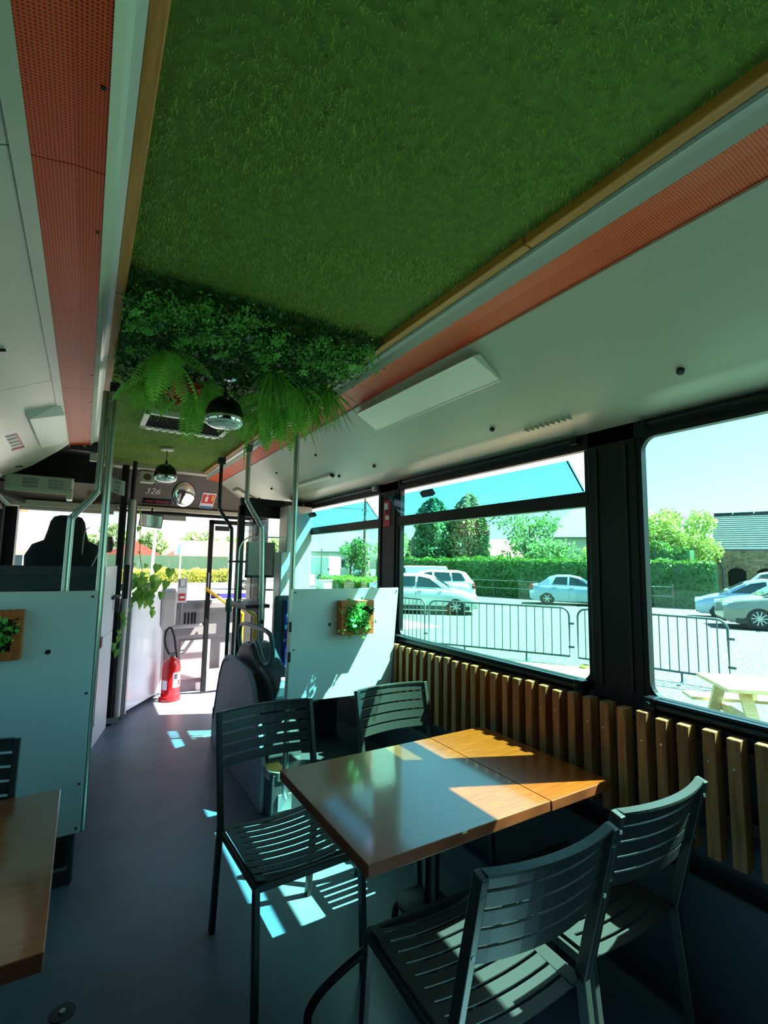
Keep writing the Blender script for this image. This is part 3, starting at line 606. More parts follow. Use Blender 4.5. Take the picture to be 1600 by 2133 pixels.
# ---- poles
def pole(path, r, m, label, parts=(), name='grab_pole', n=14):
    t = thing(name, label, 'pole', tuple(path[0])); MB().tube(path, r, n).build('tube', m, t, smooth=True, ang=60)
    return t
t = pole([(0.077, 2.93, 0.24), (0.077, 2.93, 2.51)], 0.0175, 'steel', 'straight steel pole beside the left white panel, up to the ceiling')
MB().lathe([(0.024, 2.46), (0.024, 2.51)], (0.077, 2.93, 0), 14).build('ceiling_socket', 'black_rubber', t, smooth=True)
t = pole(smoothpath([(-0.072, 2.95, 1.0), (-0.072, 2.95, 1.70), (-0.060, 2.95, 1.785), (0.022, 2.94, 1.90), (0.036, 2.94, 1.98), (0.040, 2.94, 2.46)], 6), 0.0165, 'steel', 'cranked steel pole just left of the straight pole, behind the left white panel')
pm = pole([(1.117, 2.915, 2.50), (1.117, 2.915, 0.25)] + smoothpath([(1.117, 2.915, 0.24), (1.122, 2.92, 0.19), (1.14, 2.945, 0.15), (1.15, 2.98, 0.14)], 4), 0.0172, 'steel', 'steel pole along the aisle edge of the right white panel, bent into a foot plate')
MB().box((1.10, 2.973, 0.06), (1.190, 2.984, 0.155)).build('foot_plate', 'steel', pm, bevel=0.003)
MB().lathe([(0.022, 2.475), (0.024, 2.51)], (1.117, 2.915, 0), 14).build('ceiling_socket', 'white_plastic', pm, smooth=True)
for z in (1.20, 1.02): MB().box((1.095, 2.88, z - 0.06), (1.112, 2.915, z)).build('panel_clip', 'black_rubber', pm)
pb = pole(smoothpath([(1.085, 3.9, 2.49), (1.085, 3.9, 2.10), (1.100, 3.9, 2.03), (1.20, 3.9, 1.87), (1.222, 3.9, 1.79), (1.240, 3.9, 1.217), (1.243, 3.9, 1.05), (1.245, 3.9, 0.92)], 6), 0.0185, 'steel', 'steel pole with a double bend above the grey wheel arch seat')
MB().lathe([(0.024, 2.45), (0.034, 2.51)], (1.085, 3.9, 0), 16).build('ceiling_socket', 'seat_frame_green', pb, smooth=True)
MB().lathe([(0.016, 0), (0.016, 0.02)], (1.243, 3.865, 1.085), 12, 'y').build('stop_button', 'black_rubber', pb)
bk = pole(smoothpath([(1.03, 4.6, 2.50), (1.03, 4.6, 2.12), (1.042, 4.6, 2.03), (1.135, 4.6, 1.89), (1.155, 4.6, 1.80), (1.16, 4.6, 1.25), (1.16, 4.6, 0.27)], 6), 0.0165, 'black_tube', 'black pole with a double bend beside the folding front door')
MB().box((1.00, 4.57, 2.46), (1.06, 4.63, 2.52)).build('ceiling_socket', 'black_rubber', bk)
for z in (1.56, 0.62): MB().bar((1.14, 4.6, z), (1.30, 4.6, z), 0.025, 0.018).build('clamp', 'black_rubber', bk)
MB().lathe([(0.026, 1.10), (0.030, 1.12), (0.030, 1.19), (0.024, 1.22)], (1.16, 4.6, 0), 14).build('collar', 'seat_frame_green', bk, smooth=True)
# ---- little shelf between the two bent poles
sh = thing('drink_shelf', 'small dark wooden shelf fixed between the two bent poles', 'shelf', (1.18, 4.2, 1.18))
MB().box((1.13, 3.95, 1.185), (1.33, 4.40, 1.215)).build('shelf_board', 'shelf_wood', sh, bevel=0.003)
MB().bar((1.16, 4.55, 1.165), (1.24, 3.92, 1.165), 0.018, 0.018).build('support_bar', 'seat_frame_green', sh)
# ---- windbreak glass with rounded corner
wb = thing('windbreak_screen', 'clear glass windbreak with a rounded metal edge clamped to the black pole', 'screen', (1.5, 4.62, 0.4))
ol = [(1.235, 0.38)] + [(1.235 + 0.14 * (1 - math.cos(a)), 1.66 + 0.14 * math.sin(a)) for a in [PI/2 * k / 8 for k in range(9)]] + [(1.69, 1.80), (1.69, 0.38)]
MB().prism(ol, 'y', 4.615, 4.621).build('glass_sheet', 'glass_clear', wb)
MB().tube([(x, 4.618, z) for x, z in ol[:-1]], 0.007, 8).build('metal_edge', 'steel', wb, smooth=True)
# ---- grey wheel arch cover, grab handle, seats
wa = thing('wheel_arch_cover', 'rounded grey wheel arch cover rising from the edge of the aisle floor', 'cover', (1.06, 3.8, 0))
arch = [(4.455, 0), (4.49, .27), (4.41, .45), (4.343, .623), (4.25, .739), (4.16, .795), (4.075, .815), (3.9, .816), (3.7, .808), (3.52, .788), (3.43, .745), (3.38, .70), (3.31, .595), (3.258, .526), (3.2, .43), (3.14, .3), (3.12, .27), (3.12, 0)]
MB().prism(arch, 'x', 1.038, 1.074).build('side_shell', 'seat_shell', wa, bevel=0.01)
MB().prism([(y + (3.8 - y) * .03, z * .975) for y, z in arch], 'x', 1.074, 1.33).build('arch_box', 'seat_dark', wa, bevel=0.02)
MB().tube(smoothpath([(1.036, 4.455, 0.22), (1.036, 4.385, 0.43), (1.036, 4.31, 0.60), (1.036, 4.20, 0.735), (1.036, 4.06, 0.78)], 5), 0.005, 6).build('shell_seam', 'black_rubber', wa)
bs = thing('bus_seat', 'dark moulded bus seat back with a looped grab handle on the grey wheel arch cover', 'seat', (1.2, 3.8, 0.78))
MB().prism([(4.29, .70), (4.17, .79), (4.034, .898), (3.96, .925), (3.907, .935), (3.80, .932), (3.718, .908), (3.62, .855), (3.535, .820), (3.40, .80), (3.295, .775), (3.235, .72), (3.2, .64), (3.25, .62), (4.2, .62)], 'x', 1.12, 1.32).build('seat_back', 'seat_dark', bs, bevel=0.035, segs=3)
MB().tube(smoothpath([(1.15, 4.08, 0.84), (1.15, 4.15, 0.93), (1.15, 4.14, 1.025), (1.15, 4.0, 1.063), (1.15, 3.72, 1.068), (1.15, 3.46, 1.068), (1.15, 3.355, 1.03), (1.15, 3.325, 0.90), (1.15, 3.42, 0.842), (1.15, 3.54, 0.865), (1.15, 3.64, 0.94), (1.15, 3.74, 0.955), (1.15, 3.80, 0.92)], 5), 0.017, 10).build('grab_handle', 'seat_frame_green', bs, smooth=True)
b2 = thing('bus_seat', 'blue patterned fabric bus seat half hidden by the right white panel', 'seat', (1.55, 3.6, 0.27))
MB().box((1.345, 3.86, 0.62), (1.80, 3.92, 1.29)).build('seat_frame', 'seat_frame_green', b2, bevel=0.035, segs=4)
MB().box((1.415, 3.815, 0.70), (1.785, 3.875, 1.265)).build('back_cushion', 'blue_fabric', b2, bevel=0.02, segs=3)
MB().box((1.36, 3.38, 0.63), (1.79, 3.84, 0.70)).build('seat_cushion', 'blue_fabric', b2, bevel=0.02, segs=3)
MB().box((1.345, 3.36, 0.585), (1.80, 3.86, 0.635)).build('seat_pan', 'seat_frame_green', b2, bevel=0.01)
MB().box((1.42, 3.45, 0.27), (1.72, 3.80, 0.59)).build('seat_pedestal', 'seat_dark', b2)
MB().tube(smoothpath([(1.40, 3.80, 0.96), (1.40, 3.76, 1.03), (1.50, 3.76, 1.03), (1.50, 3.76, 0.94), (1.41, 3.77, 0.93)], 4), 0.012, 8).build('armrest', 'black_rubber', b2, smooth=True)
# ---- speaker wedge, handles and labels on the right cove
wg = thing('cove_display_case', 'long white wedge-shaped display case on the right cove', 'display case', (1.4, 2.0, 2.42))
MB().loft([[(1.340, 1.449, 2.442), (1.293, 1.446, 2.417), (1.485, 1.480, 2.366), (1.490, 1.478, 2.374)],
           [(1.309, 2.417, 2.457), (1.280, 2.419, 2.424), (1.475, 2.507, 2.371), (1.480, 2.507, 2.379)]]).build('case_body', 'white_plastic', wg, bevel=0.002)
MB().bar((1.296, 1.448, 2.4155), (1.283, 2.418, 2.4225), 0.005, 0.004).bar((1.482, 1.482, 2.366), (1.472, 2.505, 2.3715), 0.005, 0.004).build('case_rim', 'white_moulding', wg)
hb = thing('cove_handrail', 'short flat white bar on the right cove near the far pole', 'rail', (1.66, 3.9, 2.28))
MB().bar((1.668, 3.556, 2.270), (1.658, 4.35, 2.275), 0.03, 0.022, (-0.44, 0, -0.9)).build('bar', 'white_plastic', hb, bevel=0.004)
MB().bar((1.669, 3.535, 2.271), (1.669, 3.556, 2.271), 0.034, 0.026, (-0.44, 0, -0.9)).build('end_cap', 'black_rubber', hb, bevel=0.003)
cn = Vector((-0.234, 0, -0.472)).normalized(); cu_ = Vector((-0.472, 0, 0.234)).normalized()
s1 = thing('warning_strip', 'narrow red warning strip above the pillar between the tilted windows', 'sticker', (1.85, 2.97, 2.16))
MB().obox((1.944, 3.0, 2.186), (0.004, 0.44, 0.034), (Vector((-0.22, 0, -0.97)), (0, 1, 0), Vector((-0.97, 0, 0.22)))).build('strip', 'pale_red', s1)
text('strip_text', 'ISSUE DE SECOURS - BRISER LA GLACE', 0.013, 'paper', s1, (1.943, 3.0, 2.183), (0, -1, 0), (-0.97, 0, 0.22))
s2 = thing('break_glass_sticker', 'red and black triangular stickers on the window pillar above the right panel', 'sticker', (1.95, 3.13, 1.9))
MB().obox((1.956, 3.155, 1.95), (0.003, 0.09, 0.20), ((1, 0, 0), (0, 1, 0), (0, 0, 1))).build('sticker_sheet', 'paper_red', s2)
MB().obox((1.954, 3.165, 2.005), (0.002, 0.05, 0.05), ((1, 0, 0), (0, 1, 0), (0, 0, 1))).obox((1.954, 3.145, 1.915), (0.002, 0.05, 0.03), ((1, 0, 0), (0, 1, 0), (0, 0, 1))).build('sticker_field', 'paper', s2)
MB().obox((1.954, 3.145, 1.96), (0.002, 0.045, 0.035), ((1, 0, 0), (0, 1, 0), (0, 0, 1))).build('sticker_field', 'ink', s2)
s3 = thing('notice_sticker', 'pale red four-column notice stuck on the left cove', 'sticker', (-0.455, 4.03, 2.33))
ln_ = Vector((0.234, 0, -0.472)).normalized(); lu = Vector((0.472, 0, 0.234)).normalized()
def lc(y, s, off=0.004): return Vector((-0.455, y, 2.335)) + lu * s + ln_ * off
MB().obox(lc(4.02, 0, 0.003), (0.48, 0.082, 0.003), ((0, 1, 0), lu, ln_)).build('notice_sheet', 'pale_red', s3)
for k in range(4): MB().obox(lc(3.84 + 0.10 * k, 0, 0.006), (0.07, 0.055, 0.002), ((0, 1, 0), lu, ln_)).build('notice_column', 'paper', s3)
MB().obox(lc(4.225, 0, 0.006), (0.05, 0.08, 0.002), ((0, 1, 0), lu, ln_)).build('notice_column', 'paper_red', s3)
# ---- ceiling hatch
hv = thing('roof_hatch', 'white ribbed frame around a dark roof hatch in the turf', 'hatch', (0.55, 3.65, 2.54))
MB().box((0.29, 3.45, 2.520), (0.83, 3.82, 2.545)).build('hatch_opening', 'dark_opening', hv)
MB().box((0.27, 3.43, 2.515), (0.305, 3.84, 2.555)).box((0.815, 3.43, 2.515), (0.85, 3.84, 2.555)).box((0.27, 3.43, 2.515), (0.85, 3.47, 2.555)).box((0.27, 3.80, 2.515), (0.85, 3.86, 2.555)).build('hatch_frame', 'white_plastic', hv, bevel=0.004)
for k in range(10):
    x = 0.315 + 0.0505 * k; MB().box((x, 3.795, 2.506), (x + 0.036, 3.862, 2.53)).build('frame_rib', 'white_plastic', hv, bevel=0.004)
# ---- pendant lamps
def pendant(x, y, zc, s, ztop, label):
    t = thing('pendant_lamp', label, 'lamp', (x, y, zc), 'black dome pendant lamps')
    MB().lathe([(0.012*s, 0.115*s), (0.05*s, 0.108*s), (0.085*s, 0.075*s), (0.10*s, 0.03*s), (0.103*s, 0.0), (0.098*s, 0.0), (0.08*s, 0.06*s), (0.02*s, 0.10*s)], (x, y, zc), 32).build('lamp_shade', 'black_gloss', t, smooth=True, ang=50)
    MB().lathe([(0.103*s, 0.0), (0.1035*s, -0.012*s), (0.10*s, -0.028*s), (0.085*s, -0.045*s), (0.055*s, -0.056*s), (0.0, -0.06*s)], (x, y, zc), 32, cap=False).build('glass_bowl', 'chrome', t, smooth=True, ang=60)
    MB().lathe([(0.10*s, -0.0285*s), (0.084*s, -0.046*s), (0.055*s, -0.0565*s), (0.0, -0.061*s)], (x, y, zc), 32, cap=False).build('bowl_lens', 'lamp_clear', t, smooth=True, ang=60)
    MB().tube([(x, y, zc + 0.11*s), (x, y, ztop)], 0.0035, 6).build('cord', 'black_rubber', t)
    MB().lathe([(0.008, 0), (0.013, 0.0), (0.009, 0.03), (0.004, 0.04)], (x, y, zc + 0.112*s), 12).build('cord_grip', 'black_rubber', t)
    MB().lathe([(0.05, -0.016), (0.055, -0.010), (0.055, 0)], (x, y, ztop), 20).build('ceiling_rose', 'pale_trim', t, smooth=True)
pendant(0.505, 2.25, 2.222, 0.835, 2.52, 'large black dome pendant lamp below the hanging ferns')
pendant(0.560, 4.62, 2.300, 0.93, 2.545, 'small-looking black dome pendant lamp hanging in front of the chalked bus number')
# ---- floor fitting in the aisle
ff = thing('floor_anchor', 'round metal fitting let into the aisle floor', 'fitting', (0.044, 2.151, 0))
MB().lathe([(0.04, 0.0), (0.04, 0.003)], (0.044, 2.151, 0), 20).build('plate', 'podium_grey', ff); MB().lathe([(0.012, 0.003), (0.010, 0.009)], (0.044, 2.151, 0), 12).build('bolt', 'steel', ff)
# ================================================================== FRONT OF THE BUS
cb = thing('cab_bulkhead', 'dark bulkhead behind the driver seat, above the left white panel', 'bulkhead', (-0.33, 4.62, 0.24))
MB().box((XL + 0.01, 4.60, 0.235), (0.155, 4.64, 1.505)).build('bulkhead_board', 'bulkhead', cb, bevel=0.008)
MB().prism([(-0.70, 1.05), (-0.70, 1.43), (0.07, 1.43), (0.10, 1.40), (0.10, 1.05)], 'y', 4.588, 4.602).build('inset_panel', 'seat_dark', cb, bevel=0.006)
MB().box((-0.32, 4.580, 1.26), (-0.13, 4.590, 1.325)).build('name_plate', 'black_rubber', cb, bevel=0.003)
MB().lathe([(0.025, 0), (0.02, 0.008)], (0.045, 4.582, 1.30), 14, 'y').build('round_lock', 'black_rubber', cb)
ds = thing('driver_seat', "black high-backed driver's seat seen from behind", 'seat', (-0.12, 5.2, 0.5))
secs = []
for z, hw, y, d in ((0.85, 0.25, 5.02, 0.10), (1.10, 0.275, 5.03, 0.11), (1.40, 0.28, 5.05, 0.11), (1.58, 0.29, 5.07, 0.10), (1.68, 0.245, 5.09, 0.09), (1.72, 0.165, 5.10, 0.085), (1.80, 0.145, 5.10, 0.085), (1.88, 0.13, 5.11, 0.08), (1.925, 0.105, 5.11, 0.06), (1.94, 0.06, 5.11, 0.03)):
    cxs = -0.145
    secs.append([(cxs + hw * math.cos(a) * (1 if abs(math.cos(a)) < .8 else 1), y + d * math.sin(a) * 0.6, z) for a in [2*PI*k/16 for k in range(16)]])
MB().loft(secs).build('seat_back', 'driver_fabric', ds, smooth=True, ang=70)
MB().box((-0.40, 5.05, 0.62), (0.12, 5.55, 0.82)).build('seat_cushion', 'driver_fabric', ds, bevel=0.05, segs=4)
MB().box((-0.28, 5.12, 0.0), (0.0, 5.45, 0.62)).build('seat_base', 'black_rubber', ds)
MB().lathe([(0.0, -0.07), (0.075, -0.05), (0.075, 0.05), (0.0, 0.07)], (0.165, 5.32, 1.70), 12, 'x', cap=False).build('shoulder_rest', 'driver_fabric', ds, smooth=True)
MB().tube(smoothpath([(-0.02, 5.03, 1.50), (-0.015, 5.02, 1.78), (0.02, 5.04, 1.84)], 4), 0.004, 6).tube([(0.06, 4.98, 1.50), (0.12, 4.99, 1.66)], 0.005, 6).build('belt_guide', 'light_grey', ds)
sw = thing('steering_wheel', 'black steering wheel and column behind the windscreen', 'steering wheel', (-0.15, 5.75, 1.0))
MB().tube([(-0.15 + 0.22*math.cos(a), 5.75 + 0.16*math.sin(a), 1.12 + 0.12*math.sin(a)) for a in [2*PI*k/24 for k in range(24)]], 0.014, 8, closed=True).build('rim', 'black_rubber', sw, smooth=True)
MB().tube([(-0.15, 5.75, 1.12), (-0.15, 5.98, 0.75), (-0.15, 6.05, 0.4)], 0.04, 10).build('column', 'black_rubber', sw)
ac = thing('ventilation_unit', 'cream ventilation box with slotted grilles under the dark cab ceiling', 'unit', (-0.35, 5.25, 2.2))
MB().prism([(5.10, 2.145), (5.12, 2.125), (5.50, 2.24), (5.50, 2.33), (5.10, 2.27)], 'x', -0.62, -0.135).build('housing', 'cabinet_beige', ac, bevel=0.01)
MB().box((-0.175, 5.085, 2.08), (-0.13, 5.25, 2.17)).build('corner_foot', 'cabinet_beige', ac, bevel=0.008)
for i in range(3):
    for j in range(8):
        for x in (-0.49, -0.31): MB().box((x + 0.014 * j, 5.094, 2.165 + 0.03 * i), (x + 0.014 * j + 0.007, 5.103, 2.185 + 0.03 * i)).build('grille_slot', 'dash_grey', ac)
lm = thing('cab_speaker_arm', 'black folded bracket in the top corner of the cab', 'bracket', (-0.58, 5.6, 2.15))
MB().bar((-0.70, 5.3, 2.14), (-0.52, 5.55, 2.08), 0.06, 0.04).bar((-0.66, 5.2, 2.22), (-0.50, 5.45, 2.19), 0.05, 0.02).build('arm', 'black_rubber', lm, bevel=0.006)
MB().bar((-0.72, 5.10, 2.16), (-0.60, 5.35, 2.02), 0.025, 0.02).build('pale_strut', 'pale_trim', lm)
ps = thing('paper_notice', 'white paper notice taped to the glass beside the black cab post', 'notice', (0.25, 5.45, 2.3))
MB().obox((0.235, 5.40, 2.272), (0.125, 0.145, 0.002), ((0.88, -0.2, -0.28), (0, 0, 1), (0.2, 1, 0))).build('sheet', 'paper', ps)
for k in range(3): MB().obox((0.235, 5.397, 2.31 - 0.04 * k), (0.07 if k != 1 else 0.03, 0.006, 0.002), ((0.88, -0.2, -0.28), (0, 0, 1), (0.2, 1, 0))).build('text_line', 'ink', ps)
yl = thing('sticky_note', 'small mustard yellow label under the cab headboard', 'label', (0, 5.86, 2.22))
MB().obox((0.0, 5.84, 2.20), (0.048, 0.075, 0.004), ((1, 0, 0), (0, 0.1, 1), (0, 1, 0))).build('note', 'yellow_strip', yl)
# cab side wall, glass, post and gate
cs = struct('partition_wall', 'white side wall of the driver cab facing the aisle', 'partition', (0.2, 5.0, 0))
def along(p, q, t): return Vector(p) + (Vector(q) - Vector(p)) * t
A0, A1 = Vector((0.10, 4.64, 0)), Vector((0.262, 5.36, 0)); dA = (A1 - A0).normalized(); nA = Vector((dA.y, -dA.x, 0))
for z0, z1 in ((0.0, 0.885), (0.89, 1.50)):
    c = (A0 + A1) / 2; MB().obox((c.x, c.y, (z0 + z1) / 2), ((A1 - A0).length, 0.03, z1 - z0), (dA, nA, (0, 0, 1))).build('wall_board', 'white_panel', cs, bevel=0.004)
c = A0 + dA * 0.20; MB().obox((c.x + 0.014, c.y, 0.86), (0.09, 0.02, 0.115), (dA, nA, (0, 0, 1))).build('latch_plate', 'chrome', cs, bevel=0.004)
MB().obox((c.x + 0.024, c.y, 0.86), (0.065, 0.012, 0.09), (dA, nA, (0, 0, 1))).build('latch_recess', 'black_rubber', cs, bevel=0.003)
c = (A0 + A1) / 2; MB().obox((c.x, c.y, 1.95), ((A1 - A0).length, 0.006, 0.90), (dA, nA, (0, 0, 1))).build('glass_sheet', 'glass_clear', cs)
hd2 = thing('door_handle_bow', 'black curved pull handle on the white cab wall', 'handle', (0.27, 5.3, 1.15))
MB().tube(smoothpath([(0.248, 5.17, 1.20), (0.275, 5.21, 1.225), (0.30, 5.27, 1.19), (0.305, 5.30, 1.10), (0.29, 5.31, 1.07)], 5), 0.014, 8).build('bow', 'black_frame', hd2, smooth=True)
tm = thing('ticket_machine', 'black ticket machine on a grey shelf beside the cab post', 'machine', (0.30, 5.52, 1.2))
MB().prism([(5.42, 1.22), (5.40, 1.42), (5.46, 1.47), (5.60, 1.47), (5.60, 1.22)], 'x', 0.20, 0.30).build('body', 'black_frame', tm, bevel=0.006)
MB().box((0.17, 5.40, 1.195), (0.34, 5.62, 1.218)).build('shelf', 'light_grey', tm, bevel=0.004)
MB().box((0.225, 5.398, 1.30), (0.28, 5.404, 1.38)).build('screen', 'car_glass', tm)
po = thing('cab_post', 'thick black post with a grey guard plate, from floor to ceiling by the gate', 'post', (0.29, 5.47, 0))
MB().box((0.262, 5.40, 0.0), (0.325, 5.50, 2.50)).build('post_body', 'black_frame', po, bevel=0.012)
MB().tube([(0.37, 5.45, 2.16), (0.375, 5.45, 2.57)], 0.021, 12).build('post_tube', 'black_tube', po, smooth=True)
MB().tube([(0.362, 5.47, 0.06), (0.372, 5.46, 2.16)], 0.034, 14).build('grey_tube', 'light_grey', po, smooth=True)
MB().box((0.385, 5.49, 0.02), (0.425, 5.505, 2.16)).build('guard_plate', 'dash_grey', po, bevel=0.004)
MB().box((0.34, 5.40, 1.18), (0.385, 5.425, 1.51)).build('hinge_plate', 'black_tube', po)
MB().box((0.27, 5.39, 0.02), (0.38, 5.42, 0.07)).build('floor_bracket', 'steel', po, bevel=0.003)
gt = thing('aisle_gate', 'glossy white gate panel between the black post and the front console', 'gate', (0.63, 6.0, 0.03))
G0, G1 = Vector((0.435, 5.66, 0)), Vector((0.835, 6.31, 0)); dG = (G1 - G0).normalized(); nG = Vector((dG.y, -dG.x, 0)); cG = (G0 + G1) / 2
MB().obox((cG.x, cG.y, 0.60), ((G1 - G0).length, 0.03, 1.12), (dG, nG, (0, 0, 1))).build('gate_panel', 'gate_panel', gt, bevel=0.004)
MB().obox((G0.x, G0.y, 0.60), (0.03, 0.045, 1.16), (dG, nG, (0, 0, 1))).build('gate_edge', 'light_grey', gt); MB().obox((G1.x, G1.y, 0.60), (0.03, 0.045, 1.16), (dG, nG, (0, 0, 1))).build('gate_edge', 'light_grey', gt)
# mirrors and visor
mr_ = thing('round_mirror', 'round convex mirror below the turf, beside the red extinguisher sticker', 'mirror', (0.89, 5.74, 2.28))
b_ = MB().lathe([(0.138, 0.0), (0.136, -0.012), (0.125, -0.02), (0.10, -0.026), (0.06, -0.031), (0.0, -0.033)], (0, 0, 0), 36, 'y', cap=False)
RM = Matrix.Rotation(math.radians(26), 3, 'Z') @ Matrix.Rotation(math.radians(12), 3, 'X')
b_.v = [tuple(RM @ Vector(v) + Vector((0.89, 5.70, 2.285))) for v in b_.v]; b_.build('mirror_glass', 'chrome', mr_, smooth=True, ang=60)
b_ = MB().lathe([(0.138, 0.012), (0.146, 0.006), (0.146, -0.006), (0.138, -0.003)], (0, 0, 0), 36, 'y'); b_.v = [tuple(RM @ Vector(v) + Vector((0.89, 5.70, 2.285))) for v in b_.v]; b_.build('mirror_rim', 'black_rubber', mr_, smooth=True)
MB().tube([(0.89, 5.72, 2.285), (0.89, 5.98, 2.32)], 0.01, 8).build('mirror_arm', 'black_rubber', mr_)
rv = thing('rear_view_mirror', 'rectangular rear-view mirror above the trailing plant', 'mirror', (0.60, 5.9, 2.0))
RX = Vector((0.93, -0.18, -0.10)).normalized(); RZ = Vector((0.08, -0.12, 1)); RZ = (RZ - RX * RZ.dot(RX)).normalized(); RY = RX.cross(RZ)
MB().obox((0.598, 5.9, 1.99), (0.235, 0.15, 0.03), (RX, RZ, RY)).build('mirror_housing', 'black_rubber', rv, bevel=0.014, segs=4)
f_ = Vector((0.598, 5.9, 1.99)) - RY * (0.0165 if RY.y > 0 else -0.0165)
MB().obox(f_, (0.215, 0.13, 0.003), (RX, RZ, RY)).build('mirror_glass', 'chrome', rv, bevel=0.001)
MB().tube([(0.60, 5.92, 2.06), (0.62, 6.05, 2.14)], 0.01, 8).build('mirror_arm', 'black_rubber', rv)
vi = thing('sun_visor', 'grey sun visor hanging at the top of the windscreen', 'visor', (0.88, 6.3, 2.07))
MB().box((0.70, 6.29, 2.035), (1.022, 6.302, 2.115)).build('visor_flap', 'light_grey', vi, bevel=0.003)
MB().tube([(0.68, 6.30, 2.118), (1.05, 6.30, 2.118)], 0.008, 8).build('visor_rod', 'black_rubber', vi)
cmx = thing('ceiling_speaker', 'white round speaker box behind the front pendant lamp', 'speaker', (0.45, 5.7, 2.42))
MB().box((0.44, 5.66, 2.375), (0.585, 5.76, 2.50)).build('speaker_box', 'pale_trim', cmx, bevel=0.02, segs=3)
MB().lathe([(0.038, 0), (0.034, -0.006), (0.0, -0.004)], (0.512, 5.66, 2.435), 18, 'y', cap=False).build('speaker_grille', 'headboard_grey', cmx)
cl_ = thing('cove_lamp', 'small white lamp in the right cove above the folded door', 'lamp', (1.55, 5.65, 2.34))
MB().obox((1.545, 5.65, 2.337), (0.26, 0.22, 0.012), ((-0.894, 0, 0.447), (0, 1, 0), (-0.447, 0, -0.894))).build('lamp_frame', 'grey_moulding', cl_); MB().obox((1.541, 5.65, 2.329), (0.21, 0.17, 0.012), ((-0.894, 0, 0.447), (0, 1, 0), (-0.447, 0, -0.894))).build('lamp_lens', 'white_plastic', cl_)
# dashboard, console, sign stand, extinguisher
db = thing('dashboard', 'grey dashboard and ribbed front console under the windscreen', 'dashboard', (0.9, 6.4, 0))
MB().prism([(6.36, 0.0), (6.36, 0.62), (6.33, 0.66), (6.33, 0.93), (6.28, 0.98), (6.28, 1.05), (6.34, 1.08), (6.49, 1.03), (6.49, 0.0)], 'x', 0.86, 1.96).build('console_body', 'dash_grey', db, bevel=0.006)
MB().prism([(5.95, 0.45), (5.95, 1.00), (6.05, 1.08), (6.40, 1.12), (6.49, 1.05), (6.49, 0.45)], 'x', XL + 0.01, 0.50).build('cab_console', 'black_rubber', db, bevel=0.02)
MB().prism([(6.20, 0.80), (6.18, 1.10), (6.22, 1.20), (6.32, 1.235), (6.46, 1.10), (6.46, 0.78), (6.30, 0.74)], 'x', 0.80, 0.965).build('side_pod', 'light_grey', db, bevel=0.03, segs=4)
for x in (1.075, 1.115, 1.155, 1.19): MB().box((x, 6.325, 0.80), (x + 0.016, 6.336, 0.965)).build('vent_groove', 'black_frame', db)
MB().box((1.05, 6.345, 0.14), (1.40, 6.362, 0.60)).build('hatch_cover', 'light_grey', db, bevel=0.008)
MB().tube(smoothpath([(0.90, 6.25, 0.76), (0.98, 6.20, 0.785), (1.15, 6.18, 0.79), (1.27, 6.20, 0.80), (1.30, 6.30, 0.79)], 5), 0.02, 10).build('knee_bar', 'light_grey', db, smooth=True)
sg = thing('sign_stand', 'upright white sign with a red label on a grey post in front of the console', 'sign', (1.01, 6.24, 0.8))
MB().box((0.965, 6.235, 1.06), (1.075, 6.25, 1.345)).build('sign_board', 'paper', sg, bevel=0.004)
MB().box((0.985, 6.228, 1.245), (1.055, 6.236, 1.335)).build('sign_frame', 'ink', sg); MB().box((0.991, 6.224, 1.252), (1.049, 6.232, 1.335)).build('sign_picture', 'paper', sg)
MB().box((0.985, 6.228, 1.085), (1.055, 6.236, 1.165)).build('red_label', 'paper_red', sg); MB().box((0.995, 6.224, 1.11), (1.045, 6.232, 1.14)).build('label_text_field', 'paper', sg)
MB().tube([(1.02, 6.24, 1.06), (1.02, 6.24, 0.79)], 0.014, 8).build('sign_post', 'dash_grey', sg)
fe = thing('fire_extinguisher', 'red fire extinguisher with a black hose standing in the sunlight by the gate', 'fire extinguisher', (0.925, 6.06, 0))
ex, ey = 0.925, 6.06
MB().lathe([(0.112, 0.0), (0.118, 0.01), (0.112, 0.05), (0.098, 0.055)], (ex, ey, 0), 28).build('base_ring', 'red_paint', fe, smooth=True)
MB().lathe([(0.095, 0.02), (0.098, 0.04), (0.098, 0.37), (0.085, 0.42), (0.05, 0.45), (0.03, 0.46), (0.03, 0.48)], (ex, ey, 0), 28).build('cylinder_body', 'red_paint', fe, smooth=True)
def cyl_patch(a0, a1, z0, z1, r, m, nm):
    n = 8; vs = [(ex + r * math.cos(a), ey + r * math.sin(a), z) for z in (z0, z1) for a in [a0 + (a1 - a0) * k / n for k in range(n + 1)]]
    return MB().add(vs, [(k, k + 1, n + 2 + k, n + 1 + k) for k in range(n)]).build(nm, m, fe, smooth=True)
cyl_patch(math.radians(-85), math.radians(-20), 0.15, 0.31, 0.0990, 'paper', 'white_label'); cyl_patch(math.radians(-160), math.radians(-120), 0.13, 0.23, 0.0990, 'paper', 'small_label')
cyl_patch(math.radians(-80), math.radians(-55), 0.24, 0.30, 0.0996, 'ink', 'label_print'); cyl_patch(math.radians(-50), math.radians(-25), 0.17, 0.23, 0.0996, 'paper_red', 'label_print')
MB().box((ex - 0.03, ey - 0.025, 0.475), (ex + 0.03, ey + 0.025, 0.515)).bar((ex, ey, 0.515), (ex + 0.13, ey - 0.03, 0.545), 0.024, 0.012).bar((ex, ey, 0.50), (ex + 0.12, ey - 0.03, 0.50), 0.02, 0.01).build('valve_lever', 'steel', fe, bevel=0.003)
